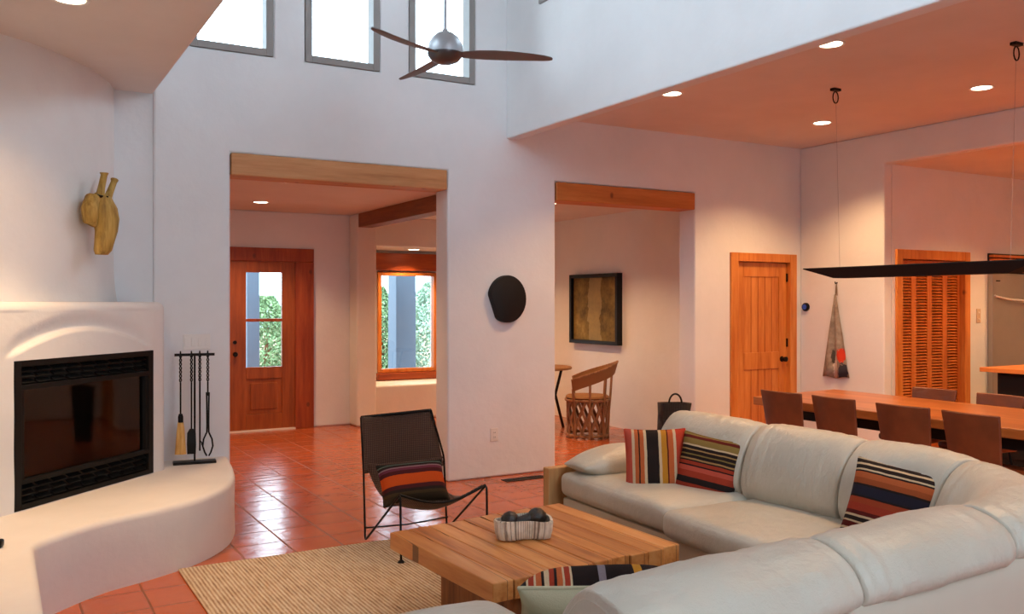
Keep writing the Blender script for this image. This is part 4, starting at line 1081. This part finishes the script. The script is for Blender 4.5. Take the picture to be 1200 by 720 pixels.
m = MB(); m.puff(.34, 1.02, .125, .02, 6, mtx=Matrix.Translation((3.38, 3.66, .19)) @ Matrix.Rotation(R(-2.5), 4, 'Z')); m.puff(1.22, .32, .125, .02, 6, mtx=Matrix.Translation((2.36, 2.28, .19))); m.build('base', LEATHF, sofa, smooth=50)
# arms
m = MB(); rings = []
for k in range(25):
    t = k / 24; x = 3.07 + .56 * t; env = max(.06, math.sin(PI * min(1, t * 1.0 + .0) ** .9 * .5 + 0) if t < .5 else (1 - ((t - .5) / .5) ** 5 * .55)); env = (.16 + .84 * math.sin(PI / 2 * min(1, t / .55)) ** .8) if t < .55 else 1 - .35 * ((t - .55) / .45) ** 4
    ring = []
    for q in range(24):
        a = 2 * PI * q / 24; c_, s__ = math.cos(a), math.sin(a)
        ring.append(Vector((x, 4.54 + math.copysign(abs(c_) ** .75, c_) * .175 * (.55 + .45 * env), .525 + .015 * t + math.copysign(abs(s__) ** .85, s__) * .095 * env + .006 * noise.noise(Vector((x * 6, a, 2))))))
    rings.append(ring)
m.loft(rings); m.build('armrest', LEATH, sofa, smooth=80)
m = MB(); m.puff(.30, .33, .115, .11, 14, (.0, .0, .02), Matrix.Translation((1.13, 2.24, .475)), .006, 6); m.build('armrest', LEATH, sofa, smooth=80)
m = MB(); m.box(3.0, 3.72, 4.72, 4.785, 0, .49); m.build('end_panel', m_wood('pale_end_wood', ['#a8784c', '#c0935f', '#cfa676'], 'Z', 1, .5), sofa, bevel=.006)
for x, y in ((3.12, 4.5), (3.78, 4.5), (3.75, 2.3), (1.2, 1.95), (1.2, 2.5)):
    m = MB(); m.lathe([(.025, 0.0), (.03, .07)], (x, y, 0), 12); m.build('foot', BLACKM, sofa, smooth=40)

# ------------------------------------------------------------ outside
GR = m_plain('desert_ground', '#8f8064', .95, 0, .1, bs=3)
m = MB(); m.box(-30, 40, 11.9, 60, -.3, -.15); tag(m.build('ground_outside', GR), 'dry ground outside beyond the porch', None, None, 'structure')
m = MB(); m.box(-2, 9, 11.8, 14.6, -.2, -.05); tag(m.build('porch_floor', m_plain('porch_concrete', '#8c8682', .9)), 'concrete porch floor outside the hall', None, None, 'structure')
POST = m_plain('porch_blue_grey', '#4c5968', .7, bs=20)
for (x, y, w, lab) in ((5.33, 12.5, .16, 'thick blue grey porch post in front of the picture window'), (3.02, 12.2, .085, 'blue grey porch post seen through the entry door glass')):
    m = MB(); m.box(x - w, x + w, y - w, y + w, -.05, 2.7); o = m.build('porch_post', POST, bevel=.01); tag(o, lab, 'post')
LEAF = None
def leafmat(name, a, b):
    t = NT(name); v = t.obj(); t.base(t.ramp(t.noise(v, 6, 3), [(.3, a), (.7, b)])); t.rough(.8, 0, .2); return t.m
def bush(x, y, r, h, lab, ma, seed, name='juniper_tree'):
    rnd = random.Random(seed); t = empty(name, (x, y, -.15), lab, 'tree', 'junipers outside the windows')
    m = MB()
    for _ in range(9000):
        a = rnd.uniform(0, 2 * PI); zz_ = rnd.random() ** .8; rad = r * (math.sin(PI * (.12 + .83 * zz_)) ** .7) * (.55 + .45 * rnd.random()) * (1 + .25 * noise.noise(Vector((a * 1.4, zz_ * 4, seed))))
        p = Vector((x + rad * math.cos(a), y + rad * math.sin(a), -.1 + zz_ * h)); s_ = rnd.uniform(.015, .035)
        d1 = Vector((rnd.uniform(-1, 1), rnd.uniform(-1, 1), rnd.uniform(-1, 1))).normalized() * s_; d2 = Vector((rnd.uniform(-1, 1), rnd.uniform(-1, 1), rnd.uniform(-1, 1))).normalized() * s_
        vs = [m.bm.verts.new(p + q) for q in (-d1, d2, d1, -d2)]; m.bm.faces.new(vs)
    m.build('foliage', ma, t)
    m = MB(); m.tube([(x, y, -.15), (x + .05, y, h * .4), (x, y, h * .8)], [.09, .06, .02], 8); m.build('trunk', LOG, t, smooth=60)
L1 = leafmat('juniper_green', '#5c7550', '#86a074'); L2 = leafmat('sage_green', '#7c9480', '#a4b8a0')
bush(7.0, 14.9, .6, 2.0, 'juniper tree outside, on the far side of the thick porch post', L2, 3)
bush(5.0, 13.9, .32, 1.35, 'low green juniper outside, on the door side of the thick porch post', L1, 5)
bush(5.95, 15.0, .38, 1.9, 'slim juniper outside, seen along the near edge of the picture window', L1, 21)
bush(4.35, 16.6, .55, 1.75, 'green bush outside, seen low through the entry door glass', L1, 8)
bush(8.9, 17.6, .7, 1.9, 'distant juniper outside beyond the picture window', L1, 11)
m = MB(); g = []
for i in range(30):
    row = []
    for j in range(8):
        x = -40 + i * 5; y = 60 + j * 6; row.append(Vector((x, y, -.5 + 2.6 * math.sin(PI * j / 7) * (1 + .5 * noise.noise(Vector((i * .3, j * .4, 0)))))))
    g.append(row)
m.loft(g, closed=False); tag(m.build('hills_outside', m_plain('far_hill', '#8a9a90', .95, bs=1), smooth=80), 'low distant hills on the horizon outside', None, None, 'structure')

# ------------------------------------------------------------ light
W = bpy.data.worlds.new('world'); SC.world = W; W.use_nodes = True
bgN = W.node_tree.nodes['Background']; bgN.inputs['Color'].default_value = (.70, .86, 1.0, 1); bgN.inputs['Strength'].default_value = 8.5
def portal(loc, rot, sx, sy):
    L = bpy.data.lights.new('window_portal', 'AREA'); L.shape = 'RECTANGLE'; L.size = sx; L.size_y = sy; L.cycles.is_portal = True
    o = bpy.data.objects.new('window_portal', L); COL.objects.link(o); o.location = loc; o.rotation_euler = rot
for a, b in wins: portal(((a + b) / 2, YB + .2, 4.1), (R(-90), 0, 0), b - a, 1.39)
for h in hw: portal((4.06, (h[0] + h[1]) / 2, 4.44), (0, R(90), 0), .88, h[1] - h[0])
for h in hl: portal((.86, (h[0] + h[1]) / 2, 4.12), (0, R(-90), 0), 1.15, h[1] - h[0])
portal((2.0, YR - .18, 1.12), (R(90), 0, 0), 1.4, 1.95); portal((2.45, YR - .18, 4.05), (R(90), 0, 0), 2.5, 1.6)
portal((5.02, 11.75, 1.25), (R(-90), 0, 0), .89, 1.39); portal((2.8, 10.9, 1.32), (R(-90), 0, 0), .43, 1.13)

# ------------------------------------------------------------ camera
cam = bpy.data.cameras.new('camera'); co = bpy.data.objects.new('camera', cam); COL.objects.link(co)
co.location = (0, 0, 1.525); co.rotation_euler = (R(90), 0, R(-30.1)); cam.sensor_width = 36; cam.lens = 36 * 1050 / 1200; cam.shift_y = -5 / 1200; cam.clip_start = .05
SC.camera = co
SC.view_settings.view_transform = 'Standard'; SC.view_settings.look = 'None'; SC.view_settings.gamma = 1; SC.view_settings.use_curve_mapping = False
SC.view_settings.exposure = 0.27
SC.cycles.max_bounces = 10; SC.cycles.diffuse_bounces = 6; SC.cycles.sample_clamp_indirect = 6; SC.cycles.caustics_reflective = False
SC.cycles.use_denoising = True
